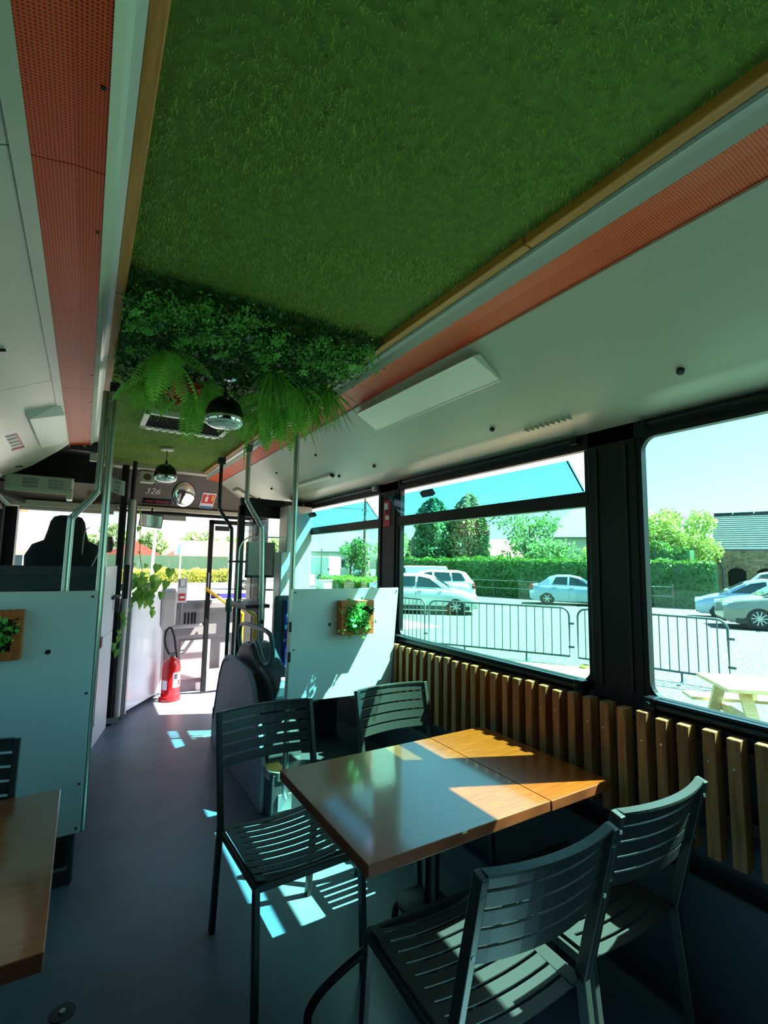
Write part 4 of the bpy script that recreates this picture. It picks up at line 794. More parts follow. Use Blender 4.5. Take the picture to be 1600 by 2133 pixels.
MB().tube(smoothpath([(ex - 0.03, ey, 0.50), (ex - 0.085, ey - 0.02, 0.62), (ex - 0.085, ey - 0.02, 0.75), (ex - 0.04, ey - 0.02, 0.80), (ex + 0.0, ey - 0.03, 0.72), (ex + 0.03, ey - 0.05, 0.55), (ex + 0.04, ey - 0.07, 0.47)], 5), 0.012, 8).build('hose', 'black_rubber', fe, smooth=True)
# folding door leaves
def leaf(n, y, x0, x1, label, gl):
    d = struct('door_%d' % n, label, 'door', ((x0 + x1) / 2, y, 0.0)); z0, z1 = 0.02, 2.06
    fw_ = 0.055
    MB().box((x0, y - 0.02, z0), (x0 + fw_, y + 0.02, z1)).box((x1 - fw_, y - 0.02, z0), (x1, y + 0.02, z1)).box((x0, y - 0.02, z1 - 0.05), (x1, y + 0.02, z1)).build('door_frame', 'black_frame', d, bevel=0.006)
    MB().box((x0 + fw_, y - 0.018, z0), (x1 - fw_, y + 0.018, 0.27)).build('kick_panel', 'light_grey', d, bevel=0.004)
    MB().box((x0 + fw_, y - 0.003, 0.27), (x1 - fw_, y + 0.003, z1 - 0.05)).build('pane', gl, d)
    return d
d1 = leaf(1, 6.18, 1.275, 1.90, 'front leaf of the folding door, open across the bus, with a yellow handrail', 'glass_clear')
MB().box((1.345, 6.165, 1.93), (1.52, 6.176, 1.99)).build('dark_sticker', 'ink', d1)
MB().box((1.29, 6.152, 1.23), (1.305, 6.161, 1.42)).build('pale_grip', 'light_grey', d1)
MB().tube(smoothpath([(1.265, 6.13, 1.225), (1.30, 6.12, 1.205), (1.50, 6.12, 1.06), (1.70, 6.13, 0.93), (1.72, 6.14, 0.85), (1.72, 6.14, 0.35)], 4), 0.019, 10).build('handrail', 'yellow', d1, smooth=True)
st_ = MB().box((1.335, 6.160, 1.105), (1.76, 6.166, 1.165)).build('blue_sticker', 'blue_sticker', d1)
d2 = leaf(2, 4.90, 1.285, 1.93, 'rear leaf of the folding door, with a framed poster and exit lettering on its glass', 'glass_clear')
MB().box((1.285, 4.87, 0.02), (1.35, 4.93, 2.12)).build('door_post', 'black_frame', d2, bevel=0.006)
MB().box((1.30, 4.87, 2.02), (1.96, 4.93, 2.20)).build('door_header', 'black_frame', d2)
fr_ = MB().box((1.375, 4.885, 1.40), (1.40, 4.893, 1.76)).box((1.655, 4.885, 1.40), (1.675, 4.893, 1.76)).box((1.375, 4.885, 1.40), (1.675, 4.893, 1.425)).build('poster_frame', 'ink', d2)
MB().box((1.40, 4.888, 1.425), (1.655, 4.893, 1.76)).build('poster', 'light_grey', fr_)
text('lettering', 'SECOURS', 0.05, 'paper', d2, (1.415, 4.885, 1.915), (1, 0, 0), (0, 0, 1), sx=0.6); text('lettering', 'SECOURS', 0.05, 'paper', d2, (1.415, 4.885, 1.87), (-1, 0, 0), (0, 0, 1), sx=0.6)
text('lettering', 'ISSUE DE SECOURS', 0.045, 'ink', d2, (1.58, 4.885, 1.37), (1, 0, 0), (0, 0, 1), sx=0.5)
MB().tube(smoothpath([(1.30, 4.80, 1.19), (1.40, 4.80, 1.085), (1.455, 4.80, 1.04), (1.475, 4.80, 0.98), (1.475, 4.80, 0.45)], 4), 0.017, 10).build('handrail', 'yellow', d2, smooth=True)
hg = thing('folding_mechanism', 'black door mechanism arm above the folded rear leaf', 'mechanism', (1.6, 4.75, 2.15))
MB().bar((1.40, 4.98, 2.20), (1.72, 4.80, 2.165), 0.05, 0.04).bar((1.45, 4.90, 2.155), (1.76, 4.78, 2.14), 0.03, 0.03).box((1.68, 4.66, 2.135), (1.75, 4.76, 2.17)).build('arm', 'black_rubber', hg, bevel=0.004)
# ================================================================== PLANTS
def frond_mesh(name, L, wmax, droop, n=17):
    """one fern frond along +x, bending down towards its tip"""
    m_ = MB(); pts = []; 
    for i in range(n + 1):
        t = i / n; a = 0.15 - droop * t; pts.append(Vector((L * (t - 0.12 * droop * t * t), 0, L * (0.15 * t - droop * 0.5 * t * t))))
    m_.tube(pts, 0.0022, 4, r2=0.0007)
    for i in range(1, n + 1):
        t = i / n; p = pts[i]; d = (pts[i] - pts[i-1]).normalized(); u = d.cross(Vector((0, 1, 0))).normalized()
        if u.z < 0: u = -u
        w_ = wmax * (math.sin(PI * min(1, 0.12 + 0.95 * t)) ** 0.75 + 0.04); hw = L / n * 0.44
        for s in (-1, 1):
            tip = p + Vector((0, s, 0)) * w_ + d * w_ * 0.42 - u * w_ * 0.22; q = p + Vector((0, s, 0)) * w_ * 0.5 + d * w_ * 0.18 + u * 0.001
            m_.add([p - d * hw * .6, q - d * hw, tip, q + d * hw * .9, p + d * hw * .5], [(0, 1, 3, 4), (1, 2, 3)])
    o = m_.build(name, 'fern_green', None); return o
FR = [frond_mesh('frond', L, wm, dr) for L, wm, dr in ((0.26, 0.042, 0.9), (0.22, 0.038, 1.3), (0.30, 0.05, 0.7))]
def fern(x, y, z, s, label, n=11, az0=0.0, spread=2*PI, pitch=(0.2, 1.15)):
    t = thing('hanging_fern', label, 'fern', (x, y, z), 'ferns on the ceiling planting')
    for k in range(n):
        o = FR[k % 3].copy(); C.objects.link(o); o.name = 'frond'; o.parent = t; sc_ = s * rnd.uniform(0.8, 1.15)
        a = az0 + spread * (k / n - 0.5) + rnd.uniform(-.25, .25)
        o.matrix_local = Matrix.Rotation(a, 4, 'Z') @ Matrix.Rotation(rnd.uniform(*pitch), 4, 'Y') @ Matrix.Rotation(rnd.uniform(-.5, .5), 4, 'X') @ Matrix.Scale(sc_, 4)
    return t
cp = thing('foliage_mat', 'dense dark green artificial boxwood and ivy mat across the turf ceiling', 'planting', (0.55, 2.2, 2.5))
MB().box((0.066, 1.93, 2.52), (1.05, 2.70, 2.551)).build('mat_backing', 'box_dark', cp)
def scatter(n, x, y, z, sig):
    return np.stack([rng.uniform(x[0], x[1], n), rng.uniform(y[0], y[1], n), z - np.abs(rng.normal(0, sig, n))], 1)
leaves('dark_leaves', np.concatenate([scatter(5600, (0.06, 1.05), (1.84, 2.74), 2.51, 0.04), scatter(900, (0.06, 1.05), (1.74, 1.86), 2.545, 0.018)]), 0.022, 'box_dark', cp)['kind'] = 'stuff'
cl_pts = []
for k in range(210):
    c = np.array([rnd.uniform(0.07, 1.045), rnd.choice((rnd.uniform(1.76, 2.05), rnd.uniform(1.82, 2.6))), 2.50 - abs(rnd.gauss(0, 0.03))])
    cl_pts.append(c + rng.normal(0, 0.020, (44, 3)) * np.array([1, 1, 0.8]))
leaves('boxwood_leaves', np.concatenate(cl_pts), 0.0125, 'box_green', cp, nrm=(0, -0.4, -1), flat=0.3, aspect=0.8)['kind'] = 'stuff'
def star_leaf(m_, p, nrm_, s, a):
    """five pointed ivy leaf"""
    n_ = Vector(nrm_).normalized(); t = n_.cross(Vector((math.cos(a), math.sin(a), 0.3))).normalized(); b = n_.cross(t); vs = [Vector(p)]
    for k, r in enumerate((1.0, .45, .85, .42, .62, .3, .5, .3, .62, .42, .85, .45)):
        an = 2 * PI * k / 12; vs.append(Vector(p) + (t * math.cos(an) + b * math.sin(an)) * s * r - n_ * s * 0.12 * r)
    return m_.add(vs, [(0, 1 + k, 1 + (k + 1) % 12) for k in range(12)])
for k in range(26):
    x, y = rnd.uniform(0.09, 1.0), rnd.uniform(1.82, 2.25)
    star_leaf(MB(), (x, y, 2.445 - rnd.random() * 0.02), (rnd.uniform(-.4, .4), rnd.uniform(-.9, -.1), -1), rnd.uniform(0.026, 0.04), rnd.uniform(0, 6)).build('ivy_leaf', rnd.choice(('box_green', 'spike')), cp)
ferns = [(0.235, 2.13, 2.43, 1.0, 'broad light green fern nearest the wooden batten on the left of the ceiling planting'),
         (0.44, 2.44, 2.44, 0.9, 'fern hanging in the middle of the ceiling planting, above the pendant lamp'),
         (0.18, 2.52, 2.43, 0.85, 'feathery fern at the back left of the ceiling planting, by the straight steel pole'),
         (0.43, 2.63, 2.42, 0.95, 'fern drooping in front of the roof hatch'),
         (0.76, 2.42, 2.43, 1.0, 'fern hanging at the right of the pendant lamp'),
         (0.93, 2.53, 2.43, 0.95, 'fern at the window-side end of the planting, over the white moulding'),
         (0.66, 2.66, 2.42, 0.8, 'small fern behind the pendant lamp'),
         (0.80, 2.62, 2.41, 1.05, 'fern reaching the top of the steel pole by the right white panel'),
         (0.86, 2.26, 2.44, 0.85, 'fern between the two long grass tufts in the ceiling planting')]
for i, (x, y, z, s, lb) in enumerate(ferns): fern(x, y, z, s, lb, n=12 if i < 2 else 11, az0=-PI/2 if i < 2 else PI/2 * (1 if i % 2 else 0.6), spread=2*PI)
for f_ in FR: bpy.data.objects.remove(f_)
def tuft(x, y, z, L, n, label, dirv=(0, 0, -1)):
    t = thing('grass_tuft', label, 'grass', (x, y, z), 'grass tufts on the ceiling planting'); V = []; F = []
    for k in range(n):
        d = (Vector(dirv) + Vector((rnd.gauss(0, .42), rnd.gauss(0, .42), rnd.gauss(0, .25)))).normalized(); l_ = L * rnd.uniform(.65, 1.1); s = d.cross(Vector((rnd.gauss(0, 1), rnd.gauss(0, 1), .2))).normalized() * 0.0028
        p = Vector((x, y, z)) + Vector((rnd.gauss(0, .018), rnd.gauss(0, .018), 0)); g = Vector((0, 0, -0.12 * L)); b = len(V)
        V += [p - s, p + s, p + d * l_ * .5 + s, p + d * l_ * .5 - s, p + d * l_ + g, p + d * l_ + g]; F += [b, b+1, b+2, b+3, b+3, b+2, b+5, b+4]
    o = rawmesh('blades', [tuple(v) for v in V], F, 'tuft_green', t); o['kind'] = 'stuff'; return t
tuft(0.70, 2.15, 2.46, 0.22, 90, 'long-bladed grass tuft right of centre in the ceiling planting', (0.1, 0.2, -0.8))
tuft(0.985, 2.22, 2.46, 0.23, 100, 'long-bladed grass tuft overhanging the window-side moulding', (0.35, 0.3, -0.8))
tuft(0.90, 2.72, 2.46, 0.22, 90, 'grass tuft at the back of the planting, beside the top of the steel pole', (0.1, 0.3, -0.8))
tuft(0.22, 2.66, 2.46, 0.20, 70, 'grass tuft at the back left of the planting', (-0.2, 0.3, -0.8))
tuft(1.02, 2.45, 2.46, 0.20, 80, 'short grass tuft near the end of the orange strip behind the planting', (0.3, 0.1, -0.8))
def anthurium(x, y, z, s, label):
    t = thing('red_flower', label, 'flower', (x, y, z), 'red flowers in the ceiling planting')
    for k in range(3):
        a = rnd.uniform(0, 6); c = Vector((x + 0.035 * math.cos(a), y + 0.035 * math.sin(a), z - 0.02 * k)); n_ = Vector((math.cos(a), math.sin(a) - 0.8, -0.6)).normalized(); tt = n_.cross(Vector((0, 0, 1))).normalized(); bb = n_.cross(tt); vs = [c]
        for i in range(12):
            an = 2 * PI * i / 12; r = s * (0.7 + 0.45 * math.cos(an) ** 2 * (1 if math.cos(an) > 0 else 0.4)); vs.append(c + (tt * math.sin(an) + bb * math.cos(an)) * r + n_ * 0.012 * math.sin(an) ** 2)
        MB().add(vs, [(0, 1 + i, 1 + (i + 1) % 12) for i in range(12)]).build('petal', 'anthurium', t)
    MB().tube([(x, y, z), (x, y, 2.50)], 0.003, 5).build('stem', 'box_dark', t)
anthurium(0.335, 2.32, 2.395, 0.042, 'larger red flower hanging among the ferns'); anthurium(0.30, 2.40, 2.36, 0.03, 'small orange-red flower lowest on the left among the ferns'); anthurium(0.40, 2.36, 2.40, 0.03, 'small orange-red flower nearest the downlight')
dl = thing('downlight', 'small round chrome downlight glinting among the ferns', 'lamp', (0.52, 2.2, 2.45))
MB().lathe([(0.028, 0.03), (0.028, 0.0), (0.02, -0.004), (0.0, -0.006)], (0.515, 2.23, 2.40), 16, cap=False).build('lamp_body', 'chrome', dl, smooth=True); MB().tube([(0.515, 2.23, 2.43), (0.515, 2.23, 2.51)], 0.006, 6).build('lamp_stem', 'black_rubber', dl)
# trailing pothos on the gate
pt = thing('trailing_pothos', 'trailing green pothos plant on top of the white gate, hanging down the cab post', 'plant', (0.52, 5.6, 1.18))
MB().lathe([(0.06, 1.17), (0.08, 1.32), (0.07, 1.32), (0.05, 1.19)], (0.60, 5.80, 0), 18).build('pot', 'white_plastic', pt, smooth=True)
def heart(p, nrm_, s, m='pothos'):
    n_ = Vector(nrm_).normalized(); t = n_.cross(Vector((0.2, 0.1, 1))).normalized(); b = n_.cross(t)
    if b.z > 0: b = -b
    P_ = [(0, -.15), (.28, -.35), (.5, -.1), (.42, .3), (.2, .7), (0, 1.05), (-.2, .7), (-.42, .3), (-.5, -.1), (-.28, -.35)]
    vs = [Vector(p) + b * 0.3 * s + n_ * 0.06 * s] + [Vector(p) + t * x * s + b * y * s - n_ * abs(x) * 0.25 * s for x, y in P_]
    return MB().add(vs, [(0, 1 + i, 1 + (i + 1) % 10) for i in range(10)]).build('leaf', m, pt)
for k in range(46):
    heart((0.56 + rnd.gauss(0, .10), 5.68 + rnd.gauss(0, .09), 1.31 + rnd.gauss(0, .085)), (rnd.gauss(0, .6), -1, rnd.gauss(0.3, .5)), rnd.uniform(.065, .105))
vines = [[(0.50, 5.66, 1.25), (0.42, 5.55, 1.12), (0.37, 5.42, 1.02), (0.33, 5.38, 0.85), (0.31, 5.37, 0.68)], [(0.55, 5.7, 1.35), (0.50, 5.75, 1.6), (0.49, 5.80, 1.85), (0.47, 5.8, 2.16)], [(0.62, 5.7, 1.22), (0.62, 5.65, 1.08), (0.64, 5.68, 1.0)]]
for i, v in enumerate(vines):
    pth = smoothpath(v, 6); MB().tube(pth, 0.004, 5).build('vine', 'pothos', pt)
    for k in range(1, len(pth), 2 if i == 0 else 3): heart(pth[k] + Vector((rnd.gauss(0, .015), -0.012, 0)), (rnd.gauss(0, .6), -1, .3), rnd.uniform(.045, .07) * (1 if i != 1 else .8))
# ================================================================== OUTSIDE
GZ = -0.35
def interp(tab, x):
    if x <= tab[0][0]: return tab[0][1]
    for (a, b), (c, d) in zip(tab[:-1], tab[1:]):
        if x <= c: return b + (d - b) * (x - a) / (c - a)
    return tab[-1][1]
def make_car(name, label, cat, loc, heading, paint, L=4.2, W=1.78, H=1.5, top=None, roof=None, wins=(), wheels=(0.82, 3.35), wr=0.32, clad=False, spokes=5, group='parked vehicles in the car park', box=False):
    """x runs from the front (0) to the rear (L); top: bonnet/belt line, roof: greenhouse line; wins: side window x-ranges at belt and roof"""
    t = thing(name, label, cat, (0, 0, 0), group)
    nx = 26; hw = W / 2; secs = []
    for i in range(nx + 1):
        x = L * i / nx; z1 = interp(top, x); e = min(x, L - x); k = 0.80 + 0.20 * min(1, (e / 0.55)) ** 0.5; w_ = hw * k; zb = 0.20 + (0.12 if e < 0.15 else 0)
        h = z1 - zb
        secs.append([(x, -w_ * .93, zb), (x, -w_ * .98, zb + h * .25), (x, -w_, zb + h * .6), (x, -w_ * .965, zb + h * .88), (x, -w_ * .86, z1), (x, -w_ * .4, z1 + 0.02), (x, w_ * .4, z1 + 0.02), (x, w_ * .86, z1), (x, w_ * .965, zb + h * .88), (x, w_, zb + h * .6), (x, w_ * .98, zb + h * .25), (x, w_ * .93, zb)])
    MB().loft(secs).build('body', paint, t, smooth=True, ang=50)
    x0, x1 = roof[0][0], roof[-1][0]
    bw = hw * 0.90; rw = hw * (0.70 if not box else 0.86)
    def yside(x, f): return bw + (rw - bw) * f
    def sec(x):
        b = interp(top, x) - 0.03; r = interp(roof, x); f = (r - b) / (H - b); r = max(r, b + 0.005); yr = yside(x, f); q = 0.93
        return [(x, -bw, b), (x, -yr, r - 0.05 * f), (x, -yr * 0.86, r), (x, yr * 0.86, r), (x, yr, r - 0.05 * f), (x, bw, b)]
    xs = sorted(set([p[0] for p in roof] + [x0 + (x1 - x0) * k / 16 for k in range(17)]))
    MB().loft([sec(x) for x in xs]).build('roof', paint, t, smooth=True, ang=50)
    for (a, b, c, d) in wins:                           # belt from a to d, roof from b to c
        for s in (-1, 1):
            n = 5; lo = []; hi = []
            for k in range(n + 1):
                xb = a + (d - a) * k / n; xr = b + (c - b) * k / n
                zb_ = interp(top, xb) + 0.035; zt = interp(roof, xr) - 0.10
                fb = (zb_ - (interp(top, xb) - 0.03)) / (H - (interp(top, xb) - 0.03)); ft = (zt - (interp(top, xr) - 0.03)) / (H - (interp(top, xr) - 0.03))
                lo.append((xb, s * (yside(xb, fb) + 0.012), zb_)); hi.append((xr, s * (yside(xr, ft) + 0.018), zt))
            MB().add(lo + hi, [(k, k + 1, n + 2 + k, n + 1 + k) for k in range(n)]).build('side_window', 'car_glass', t)
    def screen(p, q, nm):                               # p at belt, q at roof
        d = Vector((p[1] - q[1], 0, q[0] - p[0])).normalized(); d = d if d.z > 0 else -d
        y0 = bw * .86; y1 = rw * .84
        MB().add([Vector(v) + d * 0.03 for v in ((p[0], -y0, p[1]), (p[0], y0, p[1]), (q[0], y1, q[1]), (q[0], -y1, q[1]))], [(0, 1, 2, 3)]).build(nm, 'car_glass', t)
    lerp2 = lambda a, b, f: (a[0] + (b[0] - a[0]) * f, a[1] + (b[1] - a[1]) * f)
    screen(lerp2(roof[0], roof[1], .08), lerp2(roof[0], roof[1], .92), 'windscreen')
    if not box: screen(lerp2(roof[-1], roof[-2], .12), lerp2(roof[-1], roof[-2], .85), 'rear_window')
    for xw in wheels:
        for s in (-1, 1):
            yo = s * (hw - 0.02); wname = MB().lathe([(wr*.62, 0.0), (wr*.93, 0.0), (wr, 0.03), (wr, 0.17), (wr*.9, 0.20), (wr*.6, 0.20)], (0, 0, 0), 26, 'y')
            wname.v = [(v[0] + xw, yo - s * 0.18 + s * v[1], v[2] + wr) for v in wname.v]; ty = wname.build('wheel', 'tyre', t, smooth=True, ang=50)
            MB().lathe([(wr*1.13, 0.0), (wr*1.13, 0.012), (0.0, 0.012)], (xw, yo - s*0.012 if s > 0 else yo, wr + 0.01), 26, 'y', cap=False).build('wheel_arch', 'car_black', t)
            m_ = MB(); m_.lathe([(wr*.66, yo + s*0.012), (wr*.60, yo + s*0.022), (wr*.58, yo + s*0.006)], (xw, 0, wr), 26, 'y', cap=False); m_.lathe([(wr*.17, yo + s*0.026), (0.0, yo + s*0.03)], (xw, 0, wr), 12, 'y', cap=False)
            for k in range(spokes):
                a = 2 * PI * k / spokes; u = Vector((math.cos(a), 0, math.sin(a))); m_.bar(Vector((xw, yo + s*0.022, wr)) + u * wr * .1, Vector((xw, yo + s*0.018, wr)) + u * wr * .62, wr * 0.16 if spokes < 8 else wr * 0.09, 0.012, (0, 1, 0))
            m_.build('rim', 'alloy', ty)
            MB().lathe([(wr*.62, yo + s*0.004), (0.0, yo + s*0.004)], (xw, 0, wr), 20, 'y', cap=False).build('rim_shadow', 'car_black', ty)
    zf = interp(top, 0.25)
    for s in (-1, 1):
        MB().obox((0.17, s * hw * .68, zf - 0.10), (0.30, 0.30, 0.13), ((1, s * 0.45, 0.1), (-s * .45, 1, 0), (0, 0, 1))).build('headlight', 'lamp_clear', t, bevel=0.03)
        zr = interp(top, L - 0.15)
        MB().obox((L - 0.10, s * hw * .80, zr - 0.14), (0.16, 0.16, 0.26), ((1, -s * .2, 0), (s * .2, 1, 0), (0, 0, 1))).build('tail_light', 'lamp_red', t, bevel=0.03)
        xm = roof[0][0] + 0.28; MB().box((xm, s * (hw + 0.01) - 0.08, interp(top, xm) + 0.02), (xm + 0.10, s * (hw + 0.01) + 0.08, interp(top, xm) + 0.15)).build('wing_mirror', paint if not box else 'car_black', t, bevel=0.03)
        for (a, b, c, d) in wins[:2]: MB().box((d - 0.22, s * hw * .985 - 0.015, interp(top, d) - 0.12), (d - 0.04, s * hw * .985 + 0.015, interp(top, d) - 0.095)).build('door_handle', paint, t)
    for (a, b, c, d) in wins[:2]:
        for s in (-1, 1): MB().box((d + 0.02, s * hw * .99 - 0.005, 0.30), (d + 0.028, s * hw * .99 + 0.006, interp(top, d) - 0.05)).build('door_gap', 'car_black', t)
    MB().box((0.02, -hw * .72, 0.24), (0.10, hw * .72, 0.40)).build('front_grille', 'car_black', t, bevel=0.02); MB().box((L - 0.09, -hw * .35, 0.42), (L - 0.02, hw * .35, 0.53)).build('rear_plate', 'paper', t)
    if clad:
        for s in (-1, 1): MB().box((0.30, s * hw * .965 - 0.03, 0.18), (L - 0.3, s * hw * .965 + 0.03, 0.33)).build('sill_cladding', 'car_black', t, bevel=0.01)
    h = Vector((heading[0], heading[1], 0)).normalized(); cx, cy = loc
    o = Vector((cx, cy, GZ)) + h * (L / 2)
    t.location = o; t.rotation_euler = (0, 0, math.atan2(-h.y, -h.x))
    return t
HATCH = dict(top=[(0, .62), (.12, .72), (.5, .86), (1.05, .95), (1.6, .98), (3.6, 1.02), (4.02, .98), (4.16, .72)], roof=[(.98, .95), (1.75, 1.44), (2.2, 1.53), (2.9, 1.53), (3.6, 1.46), (4.08, 1.0)], wins=((1.35, 1.83, 2.28, 2.32), (2.40, 2.36, 3.05, 3.15), (3.24, 3.16, 3.45, 3.6)))
make_car('parked_car', 'silver high-riding hatchback side-on beyond the barriers, in front of the white estate', 'car', (11.70, 15.95), (.77, -.64), 'car_silver', L=4.16, H=1.55, clad=True, spokes=7, **HATCH)
make_car('parked_car', 'white sport utility car whose tail shows behind the silver hatchback', 'car', (14.25, 19.1), (-.80, .60), 'car_white', L=4.4, W=1.82, H=1.66, wheels=(.88, 3.55), wr=.34, spokes=5, clad=True,
         top=[(0, .72), (.15, .85), (.6, .98), (1.1, 1.05), (3.9, 1.12), (4.3, 1.06), (4.4, .8)], roof=[(1.05, 1.02), (1.8, 1.55), (2.3, 1.65), (3.6, 1.63), (3.95, 1.55), (4.34, 1.08)], wins=((1.45, 1.92, 2.4, 2.42), (2.5, 2.48, 3.2, 3.28), (3.36, 3.28, 3.75, 3.95)))
make_car('parked_car', 'pale blue-grey saloon car parked alone against the hedge', 'car', (21.15, 16.1), (.655, -.756), 'car_blue_grey', L=4.25, W=1.74, H=1.50, spokes=6, wheels=(.82, 3.42), wr=.31,
         top=[(0, .60), (.12, .70), (.5, .83), (1.15, .92), (3.3, .98), (3.9, 1.0), (4.2, .97), (4.25, .7)], roof=[(1.1, .92), (1.85, 1.40), (2.3, 1.49), (2.9, 1.48), (3.25, 1.38), (3.85, 1.0)], wins=((1.45, 1.92, 2.35, 2.38), (2.47, 2.44, 3.0, 3.18)))
make_car('parked_car', 'light blue-grey compact car facing left, partly behind the sand-grey sport utility car', 'car', (22.0, 8.55), (-.43, .90), 'car_blue_grey', L=4.0, W=1.72, H=1.56, spokes=6, wheels=(.80, 3.3), wr=.31,
         top=[(0, .62), (.12, .74), (.5, .88), (.95, .98), (3.5, 1.03), (3.9, .98), (4.0, .72)], roof=[(.75, .92), (1.7, 1.46), (2.2, 1.56), (3.1, 1.53), (3.5, 1.44), (3.93, 1.02)], wins=((1.15, 1.78, 2.25, 2.28), (2.36, 2.34, 3.0, 3.1)))
make_car('parked_car', 'sand-grey sport utility car with ten-spoke wheels, cut by the right edge of the photo', 'car', (19.85, 6.55), (-.56, .83), 'car_sand', L=4.4, W=1.84, H=1.64, wheels=(.92, 3.55), wr=.36, spokes=10, clad=True,
         top=[(0, .72), (.12, .86), (.6, .99), (1.15, 1.06), (3.9, 1.12), (4.3, 1.06), (4.4, .8)], roof=[(1.05, 1.02), (1.85, 1.54), (2.4, 1.63), (3.5, 1.6), (3.95, 1.5), (4.34, 1.08)], wins=((1.45, 1.95, 2.4, 2.42), (2.5, 2.48, 3.2, 3.28)))
make_car('parked_van', 'white van whose flat roof shows above the silver hatchback', 'van', (15.75, 22.9), (-.77, .64), 'car_white', L=4.3, W=1.8, H=1.80, wheels=(.85, 3.5), spokes=6, box=True,
         top=[(0, .75), (.5, .98), (.9, 1.05), (4.3, 1.08)], roof=[(.8, 1.02), (1.6, 1.72), (2.1, 1.80), (4.2, 1.80), (4.29, 1.7)], wins=((1.2, 1.65, 2.0, 2.05),))
make_car('parked_van', 'white van roof behind the light blue-grey compact car, by the stone barn', 'van', (28.2, 10.1), (-.30, .95), 'car_white', L=4.4, W=1.8, H=1.85, wheels=(.85, 3.5), spokes=6, box=True,
         top=[(0, .75), (.5, .98), (.9, 1.05), (4.3, 1.08)], roof=[(.8, 1.02), (1.6, 1.75), (2.1, 1.85), (4.3, 1.85), (4.39, 1.75)], wins=((1.2, 1.65, 2.0, 2.05),))
VAN = dict(L=5.5, W=2.0, H=2.5, wheels=(.95, 4.4), wr=.35, spokes=6, box=True, top=[(0, .85), (.2, 1.05), (.9, 1.28), (1.2, 1.32), (5.5, 1.34)], roof=[(.75, 1.25), (1.55, 2.2), (2.1, 2.48), (5.3, 2.5), (5.49, 2.35)])
make_car('parked_van', 'tall white panel van cab in the far window, left of the white box van', 'van', (10.9, 32.1), (.83, -.55), 'car_white', wins=((1.25, 1.7, 2.0, 2.1),), **VAN)
make_car('parked_van', 'white box van seen from behind in the far window, beyond the green hedge', 'van', (20.7, 47.3), (-.35, .94), 'car_white', wins=((1.25, 1.7, 2.0, 2.1),), **VAN)
make_car('parked_car', 'small pale blue car far down the road in the far window', 'car', (30.0, 55.5), (-.5, -.86), 'car_blue_grey', L=3.9, W=1.7, H=1.5, wheels=(.8, 3.2), spokes=6, **{k: v for k, v in HATCH.items() if k != 'H'})
# ---- crowd barriers
def barrier(p, q, label, nb=17):
    p = Vector((p[0], p[1], GZ)); q = Vector((q[0], q[1], GZ)); d = (q - p).normalized(); L = (q - p).length; r = 0.16
    t = thing('crowd_barrier', label, 'barrier', tuple(p), 'steel crowd barriers'); U = Vector((0, 0, 1)); zt = 1.10; zb = 0.17
    path = [p + U * zb] + [p + U * (zt - r)] + arc(p + d * r + U * (zt - r), PI, PI / 2, r, 6, d, U)[1:] + arc(q - d * r + U * (zt - r), PI / 2, 0, r, 6, d, U) + [q + U * zb]
    MB().tube(path, 0.021, 8, closed=True).build('frame_tube', 'galvanised', t, smooth=True, ang=60)
    for k in range(1, nb): 
        c = p + d * (L * k / nb); MB().tube([c + U * zb, c + U * zt], 0.010, 6).build('bar', 'galvanised', t)
    s = d.cross(U)
    for f in (0.28, 0.72):
        c = p + d * L * f; MB().bar(c + s * 0.30 + U * 0.01, c - s * 0.30 + U * 0.01, 0.05, 0.012).bar(c + U * 0.0, c + U * zb, 0.03, 0.03, d).build('foot', 'galvanised', t)
    for z in (0.35, 0.8): MB().bar(q + U * z - d * 0.02, q + U * z + d * 0.09, 0.02, 0.04).build('coupling_hook', 'galvanised', t)
    return t
barrier((6.35, 11.3), (6.72, 9.12), 'steel crowd barrier furthest left, mostly behind the white panel')
barrier((6.70, 8.93), (8.22, 6.38), 'steel crowd barrier in the middle side window', 18)
barrier((8.24, 6.20), (8.92, 3.90), 'steel crowd barrier seen through the nearest window, by the picnic table')
# ---- picnic tables
def picnic(c, l, s, label, plank=0.145):
    c = Vector((c[0], c[1], GZ)); l = Vector((l[0], l[1], 0)).normalized(); s = Vector((s[0], s[1], 0)).normalized(); U = Vector((0, 0, 1))
    t = thing('picnic_table', label, 'picnic table', tuple(c), 'pine picnic tables'); A = (l, s, U)
    for k in range(5): MB().obox(c + s * (k - 2) * 0.152 + U * 0.735, (1.80, plank, 0.035), A).build('top_plank', 'pine', t)
    for sd in (-1, 1):
        for k in range(2): MB().obox(c + s * (sd * (0.60 + 0.15 * k)) + U * 0.435, (1.80, plank, 0.035), A).build('bench_plank', 'pine', t)
    for e in (-0.66, 0.66):
        b = c + l * e
        MB().bar(b - s * .36 + U * .70, b + s * .36 + U * .70, 0.04, 0.09).build('top_bearer', 'pine', t); MB().bar(b + l*.042 - s * .74 + U * .39, b + l*.042 + s * .74 + U * .39, 0.04, 0.09).build('bench_bearer', 'pine', t)
        for sd in (-1, 1): MB().bar(b - l*.042 + s * sd * .26 + U * .70, b - l*.042 + s * sd * .66, 0.04, 0.11, l).build('leg', 'pine', t)
    return t
picnic((6.36, 2.06), (.72, -.69), (.69, .72), 'pine picnic table outside the nearest window')
picnic((4.46, 3.86), (.65, -.76), (.76, .65), 'pine picnic table under the middle window, with an ashtray on it')
ah = thing('ashtray', 'small round brass ashtray on the picnic table under the middle window', 'ashtray', (5.02, 3.70, GZ + 0.753))
MB().lathe([(0.05, 0.0), (0.055, 0.03), (0.05, 0.035), (0.042, 0.012), (0.0, 0.01)], (5.02, 3.70, GZ + 0.753), 16, cap=False).build('bowl', 'brass', ah, smooth=True)
